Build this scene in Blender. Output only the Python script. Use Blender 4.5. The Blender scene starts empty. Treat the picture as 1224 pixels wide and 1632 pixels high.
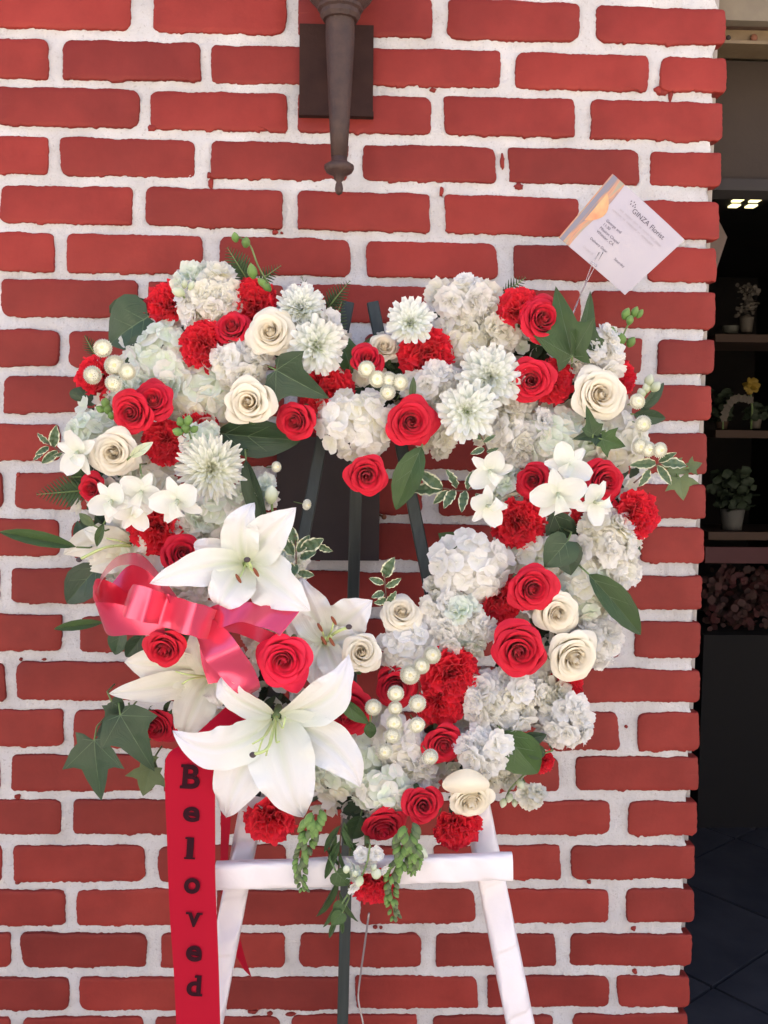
import bpy, math, random
from mathutils import Vector, Matrix, noise
R = math.radians
pi = math.pi
scn = bpy.context.scene
COL = scn.collection
rng = random.Random(7)

# ------------------------------------------------------------------ camera
F = 1500.0
CAM = Vector((0.0, -1.482, 1.45))
cam_d = bpy.data.cameras.new('camera')
cam_d.sensor_fit = 'VERTICAL'; cam_d.sensor_height = 32.0; cam_d.sensor_width = 24.0
cam_d.lens = F / 1632 * 32.0
cam_d.clip_start = 0.05; cam_d.clip_end = 2000
cam = bpy.data.objects.new('camera', cam_d); COL.objects.link(cam)
CROT = Matrix.Rotation(-0.03194, 3, 'Z') @ Matrix.Rotation(pi/2 - 0.07652, 3, 'X') @ Matrix.Rotation(0.01109, 3, 'Z')
cam.matrix_world = Matrix.Translation(CAM) @ CROT.to_4x4()
scn.camera = cam

# ------------------------------------------------------------------ sky, sun, exposure
SUN_EL, SUN_AZ = R(48), R(22)          # the sun stands behind the building: the wall is in open shade
w = bpy.data.worlds.new('World'); scn.world = w; w.use_nodes = True
nt = w.node_tree; nt.nodes.clear()
sky = nt.nodes.new('ShaderNodeTexSky'); sky.sky_type = 'NISHITA'; sky.sun_disc = False
sky.sun_elevation = SUN_EL; sky.sun_rotation = SUN_AZ
sky.air_density = 0.6; sky.dust_density = 4.5; sky.ozone_density = 0.3
bg = nt.nodes.new('ShaderNodeBackground'); bg.inputs[1].default_value = 0.15
wo = nt.nodes.new('ShaderNodeOutputWorld')
nt.links.new(sky.outputs[0], bg.inputs[0]); nt.links.new(bg.outputs[0], wo.inputs[0])
sd = bpy.data.lights.new('sun', 'SUN'); sd.energy = 4.5; sd.angle = R(0.5); sd.color = (1, .93, .82)
sun = bpy.data.objects.new('sun', sd); COL.objects.link(sun)
sdir = Vector((math.sin(SUN_AZ)*math.cos(SUN_EL), math.cos(SUN_AZ)*math.cos(SUN_EL), math.sin(SUN_EL)))
sun.rotation_euler = sdir.to_track_quat('Z', 'Y').to_euler()
scn.view_settings.view_transform = 'Standard'; scn.view_settings.look = 'None'
scn.view_settings.gamma = 1; scn.view_settings.use_curve_mapping = False
scn.view_settings.exposure = 2.28
scn.render.engine = 'CYCLES'
scn.cycles.max_bounces = 9; scn.cycles.diffuse_bounces = 7; scn.cycles.transmission_bounces = 4
scn.cycles.transparent_max_bounces = 6

# ------------------------------------------------------------------ helpers
def px(x, y, d):
    """point on the plane d metres in front of the wall, where a ray through (x, y) of the photograph meets it"""
    v = CROT @ Vector(((x-612)/F, (816-y)/F, -1.0))
    t = (-d - CAM.y) / v.y
    return CAM + v*t
def mpp(d):                       # metres per photograph pixel at depth d
    return (1.482 - d) / F

def node(nt, kind, **kw):
    n = nt.nodes.new(kind)
    for k, v in kw.items():
        if k == 'i':
            for a, b in v.items(): n.inputs[a].default_value = b
        else: setattr(n, k, v)
    return n
def newmat(name):
    m = bpy.data.materials.new(name); m.use_nodes = True
    nt = m.node_tree; nt.nodes.clear()
    o = nt.nodes.new('ShaderNodeOutputMaterial'); b = nt.nodes.new('ShaderNodeBsdfPrincipled')
    nt.links.new(b.outputs[0], o.inputs[0])
    return m, nt, b, o
def c4(c): return (c[0], c[1], c[2], 1.0)

def petal_mat(name, base, tip, rough=.55, transl=.25, var=.08, vein=.25, p=1.0, spec=.25, mid=None):
    """colour runs from the foot of the petal to its rim (UV y), each petal a little different"""
    m, nt, b, o = newmat(name)
    uv = node(nt, 'ShaderNodeUVMap'); uv.uv_map = 'UVMap'
    sp = node(nt, 'ShaderNodeSeparateXYZ'); nt.links.new(uv.outputs[0], sp.inputs[0])
    pw = node(nt, 'ShaderNodeMath', operation='POWER', i={1: p}); nt.links.new(sp.outputs[1], pw.inputs[0])
    mx = node(nt, 'ShaderNodeMix', data_type='RGBA'); nt.links.new(pw.outputs[0], mx.inputs[0])
    mx.inputs[6].default_value = c4(base); mx.inputs[7].default_value = c4(tip)
    col = mx.outputs[2]
    if mid:   # green or pale midrib
        ab = node(nt, 'ShaderNodeMath', operation='SUBTRACT', i={1: .5}); nt.links.new(sp.outputs[0], ab.inputs[0])
        a2 = node(nt, 'ShaderNodeMath', operation='ABSOLUTE'); nt.links.new(ab.outputs[0], a2.inputs[0])
        mr = node(nt, 'ShaderNodeMapRange', i={1: .0, 2: .09, 3: .55, 4: 0.0}); nt.links.new(a2.outputs[0], mr.inputs[0])
        iv = node(nt, 'ShaderNodeMath', operation='MULTIPLY'); nt.links.new(mr.outputs[0], iv.inputs[0])
        om = node(nt, 'ShaderNodeMath', operation='SUBTRACT', i={0: 1.0}); nt.links.new(sp.outputs[1], om.inputs[1])
        nt.links.new(om.outputs[0], iv.inputs[1])
        m3 = node(nt, 'ShaderNodeMix', data_type='RGBA'); nt.links.new(iv.outputs[0], m3.inputs[0])
        nt.links.new(col, m3.inputs[6]); m3.inputs[7].default_value = c4(mid); col = m3.outputs[2]
    oi = node(nt, 'ShaderNodeObjectInfo')
    mr = node(nt, 'ShaderNodeMapRange', i={3: 1-var*1.6, 4: 1+var*.6}); nt.links.new(oi.outputs['Random'], mr.inputs[0])
    tc = node(nt, 'ShaderNodeTexCoord')
    ns = node(nt, 'ShaderNodeTexNoise', i={'Scale': 2.5, 'Detail': 4.0}); nt.links.new(tc.outputs['Object'], ns.inputs[0])
    m2 = node(nt, 'ShaderNodeMapRange', i={1: .3, 2: .7, 3: 1-var, 4: 1+var*.5}); nt.links.new(ns.outputs[0], m2.inputs[0])
    mu = node(nt, 'ShaderNodeMath', operation='MULTIPLY'); nt.links.new(mr.outputs[0], mu.inputs[0]); nt.links.new(m2.outputs[0], mu.inputs[1])
    hs = node(nt, 'ShaderNodeHueSaturation'); nt.links.new(mu.outputs[0], hs.inputs['Value']); nt.links.new(col, hs.inputs['Color'])
    nt.links.new(hs.outputs[0], b.inputs['Base Color'])
    b.inputs['Roughness'].default_value = rough; b.inputs['Specular IOR Level'].default_value = spec
    b.inputs['Sheen Weight'].default_value = .12
    wv = node(nt, 'ShaderNodeTexNoise', i={'Scale': 1.0, 'Detail': 3.0})
    mp = node(nt, 'ShaderNodeMapping', i={'Scale': (34, 3, 1)}); nt.links.new(uv.outputs[0], mp.inputs[0]); nt.links.new(mp.outputs[0], wv.inputs[0])
    bp = node(nt, 'ShaderNodeBump', i={'Strength': vein, 'Distance': .0015}); nt.links.new(wv.outputs[0], bp.inputs['Height'])
    nt.links.new(bp.outputs[0], b.inputs['Normal'])
    if transl > 0:
        t = node(nt, 'ShaderNodeBsdfTranslucent'); nt.links.new(hs.outputs[0], t.inputs[0]); nt.links.new(bp.outputs[0], t.inputs['Normal'])
        ms = node(nt, 'ShaderNodeMixShader', i={0: transl}); nt.links.new(b.outputs[0], ms.inputs[1]); nt.links.new(t.outputs[0], ms.inputs[2])
        nt.links.new(ms.outputs[0], o.inputs[0])
    return m

def solid(name, col, rough=.6, col2=None, scale=20, bump=0, bscale=60, spec=.4, metal=0, dist=.002, transl=0, aniso=0, sheen=0, coat=0, detail=6, lo=.35, hi=.65, coords='Object'):
    m, nt, b, o = newmat(name)
    tc = node(nt, 'ShaderNodeTexCoord')
    b.inputs['Roughness'].default_value = rough; b.inputs['Specular IOR Level'].default_value = spec
    b.inputs['Metallic'].default_value = metal; b.inputs['Anisotropic'].default_value = aniso
    b.inputs['Sheen Weight'].default_value = sheen; b.inputs['Coat Weight'].default_value = coat
    if col2:
        ns = node(nt, 'ShaderNodeTexNoise', i={'Scale': scale, 'Detail': detail, 'Roughness': .6}); nt.links.new(tc.outputs[coords], ns.inputs[0])
        mr = node(nt, 'ShaderNodeMapRange', i={1: lo, 2: hi}); nt.links.new(ns.outputs[0], mr.inputs[0])
        mx = node(nt, 'ShaderNodeMix', data_type='RGBA'); nt.links.new(mr.outputs[0], mx.inputs[0])
        mx.inputs[6].default_value = c4(col); mx.inputs[7].default_value = c4(col2); nt.links.new(mx.outputs[2], b.inputs['Base Color'])
        cs = mx.outputs[2]
    else:
        b.inputs['Base Color'].default_value = c4(col); cs = None
    if bump:
        n2 = node(nt, 'ShaderNodeTexNoise', i={'Scale': bscale, 'Detail': 8.0, 'Roughness': .65}); nt.links.new(tc.outputs[coords], n2.inputs[0])
        bp = node(nt, 'ShaderNodeBump', i={'Strength': bump, 'Distance': dist}); nt.links.new(n2.outputs[0], bp.inputs['Height'])
        nt.links.new(bp.outputs[0], b.inputs['Normal'])
    if transl:
        t = node(nt, 'ShaderNodeBsdfTranslucent'); t.inputs[0].default_value = c4(col)
        if cs: nt.links.new(cs, t.inputs[0])
        ms = node(nt, 'ShaderNodeMixShader', i={0: transl}); nt.links.new(b.outputs[0], ms.inputs[1]); nt.links.new(t.outputs[0], ms.inputs[2])
        nt.links.new(ms.outputs[0], o.inputs[0])
    return m
def emit(name, col, s):
    m, nt, b, o = newmat(name)
    b.inputs['Base Color'].default_value = c4(col); b.inputs['Emission Color'].default_value = c4(col); b.inputs['Emission Strength'].default_value = s
    return m

class MB:
    """collects vertices and faces of one mesh"""
    def __init__(s): s.v = []; s.f = []; s.uv = []; s.mi = []
    def add(s, vs, fs, uvs=None, mi=0):
        k = len(s.v); s.v += [tuple(p) for p in vs]
        for f in fs:
            s.f.append(tuple(k+i for i in f)); s.mi.append(mi)
            s.uv.append([uvs[i] if uvs else (0, 0) for i in f])
        return s
    def grid(s, fn, nu, nv, mi=0, M=None, u0=-1, u1=1):
        vs = []; uvs = []
        for j in range(nv+1):
            for i in range(nu+1):
                u = u0+(u1-u0)*i/nu; v = j/nv
                p = Vector(fn(u, v)); vs.append(M @ p if M else p); uvs.append((i/nu, v))
        fs = [(j*(nu+1)+i, j*(nu+1)+i+1, (j+1)*(nu+1)+i+1, (j+1)*(nu+1)+i) for j in range(nv) for i in range(nu)]
        return s.add(vs, fs, uvs, mi)
    def box(s, x0, x1, y0, y1, z0, z1, mi=0, M=None):
        vs = [Vector((x, y, z)) for z in (z0, z1) for y in (y0, y1) for x in (x0, x1)]
        if M: vs = [M @ p for p in vs]
        return s.add(vs, [(0, 2, 3, 1), (4, 5, 7, 6), (0, 1, 5, 4), (2, 6, 7, 3), (0, 4, 6, 2), (1, 3, 7, 5)], None, mi)
    def tube(s, pts, rad, n=6, mi=0, caps=True):
        pts = [Vector(p) for p in pts]
        if not isinstance(rad, (list, tuple)): rad = [rad]*len(pts)
        up = Vector((.13, .31, 1)); vs = []; fs = []; uvs = []
        L = len(pts)
        for k, p in enumerate(pts):
            t = (pts[min(k+1, L-1)] - pts[max(k-1, 0)]).normalized()
            if abs(t.dot(up.normalized())) > .98: up = Vector((1, .2, .1))
            a = t.cross(up).normalized(); b = t.cross(a)
            for i in range(n):
                an = 2*pi*i/n; vs.append(p + (a*math.cos(an)+b*math.sin(an))*rad[k]); uvs.append((i/n, k/(L-1)))
        for k in range(L-1):
            for i in range(n): fs.append((k*n+i, k*n+(i+1) % n, (k+1)*n+(i+1) % n, (k+1)*n+i))
        if caps: fs.append(tuple(range(n-1, -1, -1))); fs.append(tuple((L-1)*n+i for i in range(n)))
        return s.add(vs, fs, uvs, mi)
    def lathe(s, prof, n=16, mi=0, M=None, flute=None):
        vs = []; fs = []
        for k, (r, z) in enumerate(prof):
            for i in range(n):
                an = 2*pi*i/n; rr = r
                if flute and flute[0] <= k <= flute[1]: rr = r*(1-.09*(i % 2))
                p = Vector((rr*math.cos(an), rr*math.sin(an), z)); vs.append(M @ p if M else p)
        for k in range(len(prof)-1):
            for i in range(n): fs.append((k*n+i, k*n+(i+1) % n, (k+1)*n+(i+1) % n, (k+1)*n+i))
        fs.append(tuple(range(n-1, -1, -1))); fs.append(tuple((len(prof)-1)*n+i for i in range(n)))
        return s.add(vs, fs, None, mi)
    def ball(s, c, r, n=8, m=5, mi=0, sc=(1, 1, 1), M=None):
        vs = []; c = Vector(c)
        for j in range(m+1):
            th = pi*j/m
            for i in range(n):
                a = 2*pi*i/n
                p = Vector((sc[0]*math.sin(th)*math.cos(a), sc[1]*math.sin(th)*math.sin(a), sc[2]*math.cos(th)))*r
                vs.append(c + ((M @ p) if M else p))
        fs = [(j*n+i, (j+1)*n+i, (j+1)*n+(i+1) % n, j*n+(i+1) % n) for j in range(m) for i in range(n)]
        return s.add(vs, fs, [(0.5, v.z*0+.5) for v in vs], mi)
    def mesh(s, name, mats, smooth=True):
        me = bpy.data.meshes.new(name); me.from_pydata(s.v, [], s.f)
        if not isinstance(mats, (list, tuple)): mats = [mats]
        for m in mats: me.materials.append(m)
        ul = me.uv_layers.new(name='UVMap')
        flat = [c for f in s.uv for q in f for c in q]
        ul.data.foreach_set('uv', flat)
        me.polygons.foreach_set('material_index', s.mi)
        me.polygons.foreach_set('use_smooth', [smooth]*len(s.f))
        me.update()
        return me

def obj(name, me, parent=None, M=None):
    o = bpy.data.objects.new(name, me); COL.objects.link(o)
    if parent is not None: o.parent = parent
    if M is not None: o.matrix_local = M
    return o
def tag(o, label=None, cat=None, group=None, kind=None):
    if label: o['label'] = label
    if cat: o['category'] = cat
    if group: o['group'] = group
    if kind: o['kind'] = kind
    return o
def empty(name, loc, label, cat, group=None):
    o = bpy.data.objects.new(name, None); COL.objects.link(o); o.location = loc; o.empty_display_size = .02
    return tag(o, label, cat, group)
def part(name, mb, mats, parent, smooth=True):
    """a mesh given in world coordinates, hung under an unrotated Empty"""
    me = mb.mesh(name, mats, smooth)
    lx = parent.location if parent else Vector()
    if parent and parent.parent: lx = parent.parent.location + parent.location
    me.transform(Matrix.Translation(-lx))
    return obj(name, me, parent)
def frame(z, spin=0.0, up=Vector((0, 0, 1))):
    z = z.normalized(); x = up.cross(z)
    if x.length < 1e-4: x = Vector((1, 0, 0))
    x.normalize(); y = z.cross(x)
    M = Matrix((x, y, z)).transposed().to_4x4()
    return M @ Matrix.Rotation(spin, 4, 'Z')
def catmull(P, n):
    P = [Vector(p) for p in P]; out = []
    Q = [P[0]*2-P[1]] + P + [P[-1]*2-P[-2]]
    m = len(P)-1
    for k in range(n+1):
        t = k/n*m; i = min(int(t), m-1); f = t-i
        a, b, c, d = Q[i], Q[i+1], Q[i+2], Q[i+3]
        out.append(.5*((2*b)+(c-a)*f+(2*a-5*b+4*c-d)*f*f+(3*b-a-3*c+d)*f**3))
    return out
def structure(name, mb, mats, smooth=False):
    return tag(obj(name, mb.mesh(name, mats, smooth)), kind='structure')

# ------------------------------------------------------------------ materials
M = {}
def brick_material():
    m, nt, b, o = newmat('painted_brick')
    tc = node(nt, 'ShaderNodeTexCoord'); oi = node(nt, 'ShaderNodeObjectInfo')
    n1 = node(nt, 'ShaderNodeTexNoise', i={'Scale': 9.0, 'Detail': 6.0}); nt.links.new(tc.outputs['Object'], n1.inputs[0])
    r1 = node(nt, 'ShaderNodeMapRange', i={1: .35, 2: .68}); nt.links.new(n1.outputs[0], r1.inputs[0])
    mx = node(nt, 'ShaderNodeMix', data_type='RGBA'); nt.links.new(r1.outputs[0], mx.inputs[0])
    mx.inputs[6].default_value = c4((.21, .018, .012)); mx.inputs[7].default_value = c4((.28, .031, .022))
    # thin worn scratches and cracks, stretched upright
    mp = node(nt, 'ShaderNodeMapping', i={'Scale': (70, 70, 9)}); nt.links.new(tc.outputs['Object'], mp.inputs[0])
    n2 = node(nt, 'ShaderNodeTexNoise', i={'Scale': 1.0, 'Detail': 7.0, 'Roughness': .7}); nt.links.new(mp.outputs[0], n2.inputs[0])
    r2 = node(nt, 'ShaderNodeMapRange', i={1: .70, 2: .76, 4: .8}); nt.links.new(n2.outputs[0], r2.inputs[0])
    m2 = node(nt, 'ShaderNodeMix', data_type='RGBA'); nt.links.new(r2.outputs[0], m2.inputs[0])
    gp = node(nt, 'ShaderNodeNewGeometry'); n5 = node(nt, 'ShaderNodeTexNoise', i={'Scale': 5.0, 'Detail': 7.0, 'Roughness': .7}); nt.links.new(gp.outputs['Position'], n5.inputs[0])
    r5 = node(nt, 'ShaderNodeMapRange', i={1: .3, 2: .7, 3: .78, 4: 1.12}); nt.links.new(n5.outputs[0], r5.inputs[0])
    h5 = node(nt, 'ShaderNodeHueSaturation'); nt.links.new(r5.outputs[0], h5.inputs['Value']); nt.links.new(mx.outputs[2], h5.inputs['Color'])
    nt.links.new(h5.outputs[0], m2.inputs[6]); m2.inputs[7].default_value = c4((.12, .022, .018))
    mr = node(nt, 'ShaderNodeMapRange', i={3: .80, 4: 1.12}); nt.links.new(oi.outputs['Random'], mr.inputs[0])
    hs = node(nt, 'ShaderNodeHueSaturation'); nt.links.new(mr.outputs[0], hs.inputs['Value']); nt.links.new(m2.outputs[2], hs.inputs['Color'])
    nt.links.new(hs.outputs[0], b.inputs['Base Color'])
    b.inputs['Roughness'].default_value = .62; b.inputs['Specular IOR Level'].default_value = .3
    n3 = node(nt, 'ShaderNodeTexNoise', i={'Scale': 70.0, 'Detail': 8.0, 'Roughness': .6}); nt.links.new(tc.outputs['Object'], n3.inputs[0])
    bp = node(nt, 'ShaderNodeBump', i={'Strength': .35, 'Distance': .002}); nt.links.new(n3.outputs[0], bp.inputs['Height'])
    b2 = node(nt, 'ShaderNodeBump', i={'Strength': .25, 'Distance': .004}); nt.links.new(n1.outputs[0], b2.inputs['Height']); nt.links.new(bp.outputs[0], b2.inputs['Normal'])
    nt.links.new(b2.outputs[0], b.inputs['Normal'])
    return m
def mortar_material():
    m, nt, b, o = newmat('white_mortar')
    tc = node(nt, 'ShaderNodeTexCoord')
    n1 = node(nt, 'ShaderNodeTexNoise', i={'Scale': 14.0, 'Detail': 6.0}); nt.links.new(tc.outputs['Object'], n1.inputs[0])
    r1 = node(nt, 'ShaderNodeMapRange', i={1: .3, 2: .7}); nt.links.new(n1.outputs[0], r1.inputs[0])
    mx = node(nt, 'ShaderNodeMix', data_type='RGBA'); nt.links.new(r1.outputs[0], mx.inputs[0])
    mx.inputs[6].default_value = c4((.60, .575, .56)); mx.inputs[7].default_value = c4((.77, .75, .74))
    n2 = node(nt, 'ShaderNodeTexNoise', i={'Scale': 260.0, 'Detail': 3.0}); nt.links.new(tc.outputs['Object'], n2.inputs[0])
    r2 = node(nt, 'ShaderNodeMapRange', i={1: .60, 2: .74, 4: .5}); nt.links.new(n2.outputs[0], r2.inputs[0])
    m2 = node(nt, 'ShaderNodeMix', data_type='RGBA'); nt.links.new(r2.outputs[0], m2.inputs[0])
    nt.links.new(mx.outputs[2], m2.inputs[6]); m2.inputs[7].default_value = c4((.38, .33, .30))
    nt.links.new(m2.outputs[2], b.inputs['Base Color'])
    b.inputs['Roughness'].default_value = .85; b.inputs['Specular IOR Level'].default_value = .2
    n3 = node(nt, 'ShaderNodeTexNoise', i={'Scale': 150.0, 'Detail': 9.0, 'Roughness': .75}); nt.links.new(tc.outputs['Object'], n3.inputs[0])
    bp = node(nt, 'ShaderNodeBump', i={'Strength': 1.0, 'Distance': .005}); nt.links.new(n3.outputs[0], bp.inputs['Height'])
    nt.links.new(bp.outputs[0], b.inputs['Normal'])
    return m
M['brick'] = brick_material(); M['mortar'] = mortar_material()
M['mortar_old'] = solid('bare_mortar', (.34, .32, .31), .9, (.46, .42, .38), 40, .5, 150)
M['plaster'] = solid('beige_plaster', (.16, .13, .09), .8, (.22, .18, .12), 9, .3, 60)
M['concrete'] = solid('concrete', (.46, .42, .36), .85, (.56, .51, .44), 3, .3, 40)
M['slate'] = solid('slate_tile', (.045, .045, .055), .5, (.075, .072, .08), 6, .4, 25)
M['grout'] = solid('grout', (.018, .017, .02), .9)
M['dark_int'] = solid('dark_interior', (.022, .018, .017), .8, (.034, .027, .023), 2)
M['brown_panel'] = solid('brown_panel', (.028, .018, .012), .8, (.038, .025, .016), 7, .4, 120)
M['bar_brown'] = solid('brown_bar', (.09, .05, .035), .6)
M['track'] = solid('old_metal', (.20, .145, .08), .55, (.16, .11, .06), 30, .3, 80, metal=.4)
M['iron'] = solid('cast_iron', (.035, .017, .014), .6, (.06, .03, .022), 60, .8, 240, spec=.5, dist=.0015)
M['iron_plate'] = solid('iron_plate', (.03, .014, .012), .8, (.042, .02, .016), 25, .5, 200, spec=.15)
M['box_dark'] = solid('dark_cover', (.024, .015, .015), .6, (.034, .021, .02), 12, .2, 90)
M['rust'] = solid('rust', (.16, .06, .03), .8)
def wood_material(name, a, bb):
    m, nt, b, o = newmat(name)
    tc = node(nt, 'ShaderNodeTexCoord'); mp = node(nt, 'ShaderNodeMapping', i={'Scale': (160, 160, 6)}); nt.links.new(tc.outputs['Object'], mp.inputs[0])
    n = node(nt, 'ShaderNodeTexNoise', i={'Scale': 1.0, 'Detail': 5.0}); nt.links.new(mp.outputs[0], n.inputs[0])
    mx = node(nt, 'ShaderNodeMix', data_type='RGBA'); nt.links.new(n.outputs[0], mx.inputs[0]); mx.inputs[6].default_value = c4(a); mx.inputs[7].default_value = c4(bb)
    nt.links.new(mx.outputs[2], b.inputs['Base Color']); b.inputs['Roughness'].default_value = .6
    bp = node(nt, 'ShaderNodeBump', i={'Strength': .6, 'Distance': .001}); nt.links.new(n.outputs[0], bp.inputs['Height']); nt.links.new(bp.outputs[0], b.inputs['Normal'])
    return m
M['wood'] = wood_material('dark_green_wood', (.010, .015, .014), (.045, .056, .05))
M['satin_white'] = solid('white_satin', (.82, .76, .77), .30, (.88, .83, .83), 6, .25, 22, spec=.6, aniso=.4, transl=.12, dist=.006)
M['satin_red'] = solid('red_satin', (.40, .003, .020), .6, None, spec=.12, transl=.1)
def bow_material():
    m, nt, b, o = newmat('pink_red_satin')
    uv = node(nt, 'ShaderNodeUVMap'); uv.uv_map = 'UVMap'
    mp = node(nt, 'ShaderNodeMapping', i={'Scale': (2, 160, 1)}); nt.links.new(uv.outputs[0], mp.inputs[0])
    n = node(nt, 'ShaderNodeTexNoise', i={'Scale': 1.0, 'Detail': 3.0}); nt.links.new(mp.outputs[0], n.inputs[0])
    b.inputs['Base Color'].default_value = (.88, .07, .17, 1); b.inputs['Roughness'].default_value = .2
    b.inputs['Specular IOR Level'].default_value = .9; b.inputs['Anisotropic'].default_value = .7; b.inputs['Metallic'].default_value = .6
    b.inputs['Sheen Weight'].default_value = .3; b.inputs['Coat Weight'].default_value = .5; b.inputs['Coat Roughness'].default_value = .12
    bp = node(nt, 'ShaderNodeBump', i={'Strength': .2, 'Distance': .001}); nt.links.new(n.outputs[0], bp.inputs['Height']); nt.links.new(bp.outputs[0], b.inputs['Normal'])
    t = node(nt, 'ShaderNodeBsdfTranslucent'); t.inputs[0].default_value = (.85, .08, .12, 1)
    ms = node(nt, 'ShaderNodeMixShader', i={0: .3}); nt.links.new(b.outputs[0], ms.inputs[1]); nt.links.new(t.outputs[0], ms.inputs[2]); nt.links.new(ms.outputs[0], o.inputs[0])
    return m
M['bow'] = bow_material()
M['ink'] = solid('black_print', (.030, .006, .010), .9, spec=.1)
M['red_rose'] = petal_mat('red_rose_petal', (.46, .004, .018), (.70, .012, .038), .6, .18, .10, .15, .8)
M['red_rose_hot'] = petal_mat('bright_red_rose_petal', (.62, .006, .035), (.90, .02, .075), .55, .2, .08, .15, .8)
M['carn'] = petal_mat('red_carnation_petal', (.66, .008, .025), (.90, .028, .055), .65, .3, .12, .5, 1.0)
M['cream'] = petal_mat('cream_rose_petal', (.92, .83, .60), (.96, .91, .77), .5, .3, .05, .12, .7)
M['cream_in'] = petal_mat('cream_rose_heart', (.93, .80, .58), (.95, .89, .74), .5, .3, .05, .12, .8)
M['mum'] = petal_mat('white_chrysanthemum_petal', (.66, .80, .36), (.93, .94, .90), .5, .3, .04, .4, .30)
M['mum_core'] = petal_mat('green_chrysanthemum_core', (.30, .48, .10), (.66, .78, .36), .55, .3, .1, .3)
M['ivory_mum'] = petal_mat('ivory_chrysanthemum_petal', (.80, .86, .40), (.94, .94, .87), .5, .3, .04, .4, .4)
M['pom'] = petal_mat('button_pompom_petal', (.93, .91, .72), (.97, .96, .84), .9, .05, .06, .3, .7)
M['pom_core'] = solid('pompom_core', (.86, .76, .40), .9, (.90, .84, .56), 300)
M['white_fl'] = petal_mat('white_floret', (.93, .92, .80), (.97, .955, .92), .5, .45, .05, .4, .5)
M['ivory_fl'] = petal_mat('ivory_floret', (.91, .89, .68), (.96, .94, .86), .5, .45, .07, .4, .7)
M['mint_fl'] = petal_mat('mint_floret', (.82, .91, .70), (.91, .95, .87), .5, .45, .05, .4, .7)
M['lily'] = petal_mat('white_lily_petal', (.66, .74, .42), (.90, .89, .90), .45, .28, .03, .35, .28, mid=(.62, .70, .45))
M['lily_warm'] = petal_mat('ivory_lily_petal', (.66, .70, .42), (.86, .84, .76), .45, .28, .03, .35, .3, mid=(.60, .68, .42))
M['orchid'] = petal_mat('white_orchid_petal', (.80, .84, .62), (.89, .90, .86), .4, .3, .04, .3, .4)
M['filament'] = solid('pale_green_filament', (.52, .62, .25), .5)
M['anther'] = solid('rust_anther', (.22, .06, .025), .8)
M['stigma'] = solid('dark_stigma', (.07, .05, .05), .7)
M['leaf_dark'] = petal_mat('dark_ivy_leaf', (.022, .052, .018), (.032, .068, .026), .38, .06, .2, .5, spec=.45)
M['leaf_mid'] = petal_mat('green_leaf', (.042, .092, .020), (.062, .12, .030), .42, .15, .2, .5, spec=.4)
M['leaf_light'] = petal_mat('pale_green_leaf', (.12, .17, .07), (.17, .22, .10), .5, .2, .15, .4)
M['leaf_fern'] = petal_mat('fern_frond', (.06, .11, .045), (.09, .15, .065), .6, .2, .15, .3)
M['vein'] = solid('leaf_vein', (.10, .15, .075), .5)
M['stem'] = solid('green_stem', (.12, .19, .06), .55, (.18, .25, .09), 40)
M['woody'] = solid('brown_stem', (.14, .08, .06), .7)
M['bud'] = petal_mat('green_bud', (.12, .24, .05), (.24, .38, .11), .5, .2, .15, .3)
M['bud_pale'] = petal_mat('pale_bud', (.55, .62, .34), (.80, .84, .68), .5, .25, .1, .3)
M['moss'] = solid('moss_foam', (.018, .032, .016), .95, (.035, .06, .025), 60, 1, 90, dist=.01)
M['wire'] = solid('steel_wire', (.35, .32, .32), .4, metal=.7)
M['card'] = solid('white_card', (.43, .395, .45), .6, (.48, .44, .46), 8)
M['card_ink'] = solid('grey_print', (.14, .12, .14), .7)
M['card_ink_pale'] = solid('pale_grey_print', (.42, .38, .40), .7)
def clear_plastic():
    m, nt, b, o = newmat('clear_plastic')
    b.inputs['Base Color'].default_value = (.9, .88, .88, 1); b.inputs['Roughness'].default_value = .15; b.inputs['Transmission Weight'].default_value = .8; b.inputs['IOR'].default_value = 1.3
    return m
M['plastic'] = clear_plastic()
def variegated():
    m, nt, b, o = newmat('variegated_leaf')
    uv = node(nt, 'ShaderNodeUVMap'); uv.uv_map = 'UVMap'; sp = node(nt, 'ShaderNodeSeparateXYZ'); nt.links.new(uv.outputs[0], sp.inputs[0])
    a = node(nt, 'ShaderNodeMath', operation='SUBTRACT', i={1: .5}); nt.links.new(sp.outputs[0], a.inputs[0])
    a2 = node(nt, 'ShaderNodeMath', operation='ABSOLUTE'); nt.links.new(a.outputs[0], a2.inputs[0])
    tc = node(nt, 'ShaderNodeTexCoord'); n = node(nt, 'ShaderNodeTexNoise', i={'Scale': 5.0, 'Detail': 3.0}); nt.links.new(tc.outputs['Object'], n.inputs[0])
    ad = node(nt, 'ShaderNodeMath', operation='MULTIPLY_ADD', i={1: .3}); nt.links.new(n.outputs[0], ad.inputs[0]); nt.links.new(a2.outputs[0], ad.inputs[2])
    mr = node(nt, 'ShaderNodeMapRange', i={1: .50, 2: .56}); nt.links.new(ad.outputs[0], mr.inputs[0])
    mx = node(nt, 'ShaderNodeMix', data_type='RGBA'); nt.links.new(mr.outputs[0], mx.inputs[0])
    mx.inputs[6].default_value = (.07, .12, .055, 1); mx.inputs[7].default_value = (.62, .62, .42, 1)
    nt.links.new(mx.outputs[2], b.inputs['Base Color']); b.inputs['Roughness'].default_value = .45
    return m
M['varieg'] = variegated()

# ------------------------------------------------------------------ ground and building
g = MB(); g.box(-400, 400, -400, 0.0, -.3, 0); structure('pavement', g, M['concrete'])
g = MB(); g.box(-400, 400, .0, 400, -.3, -.02); structure('ground', g, M['concrete'])
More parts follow.
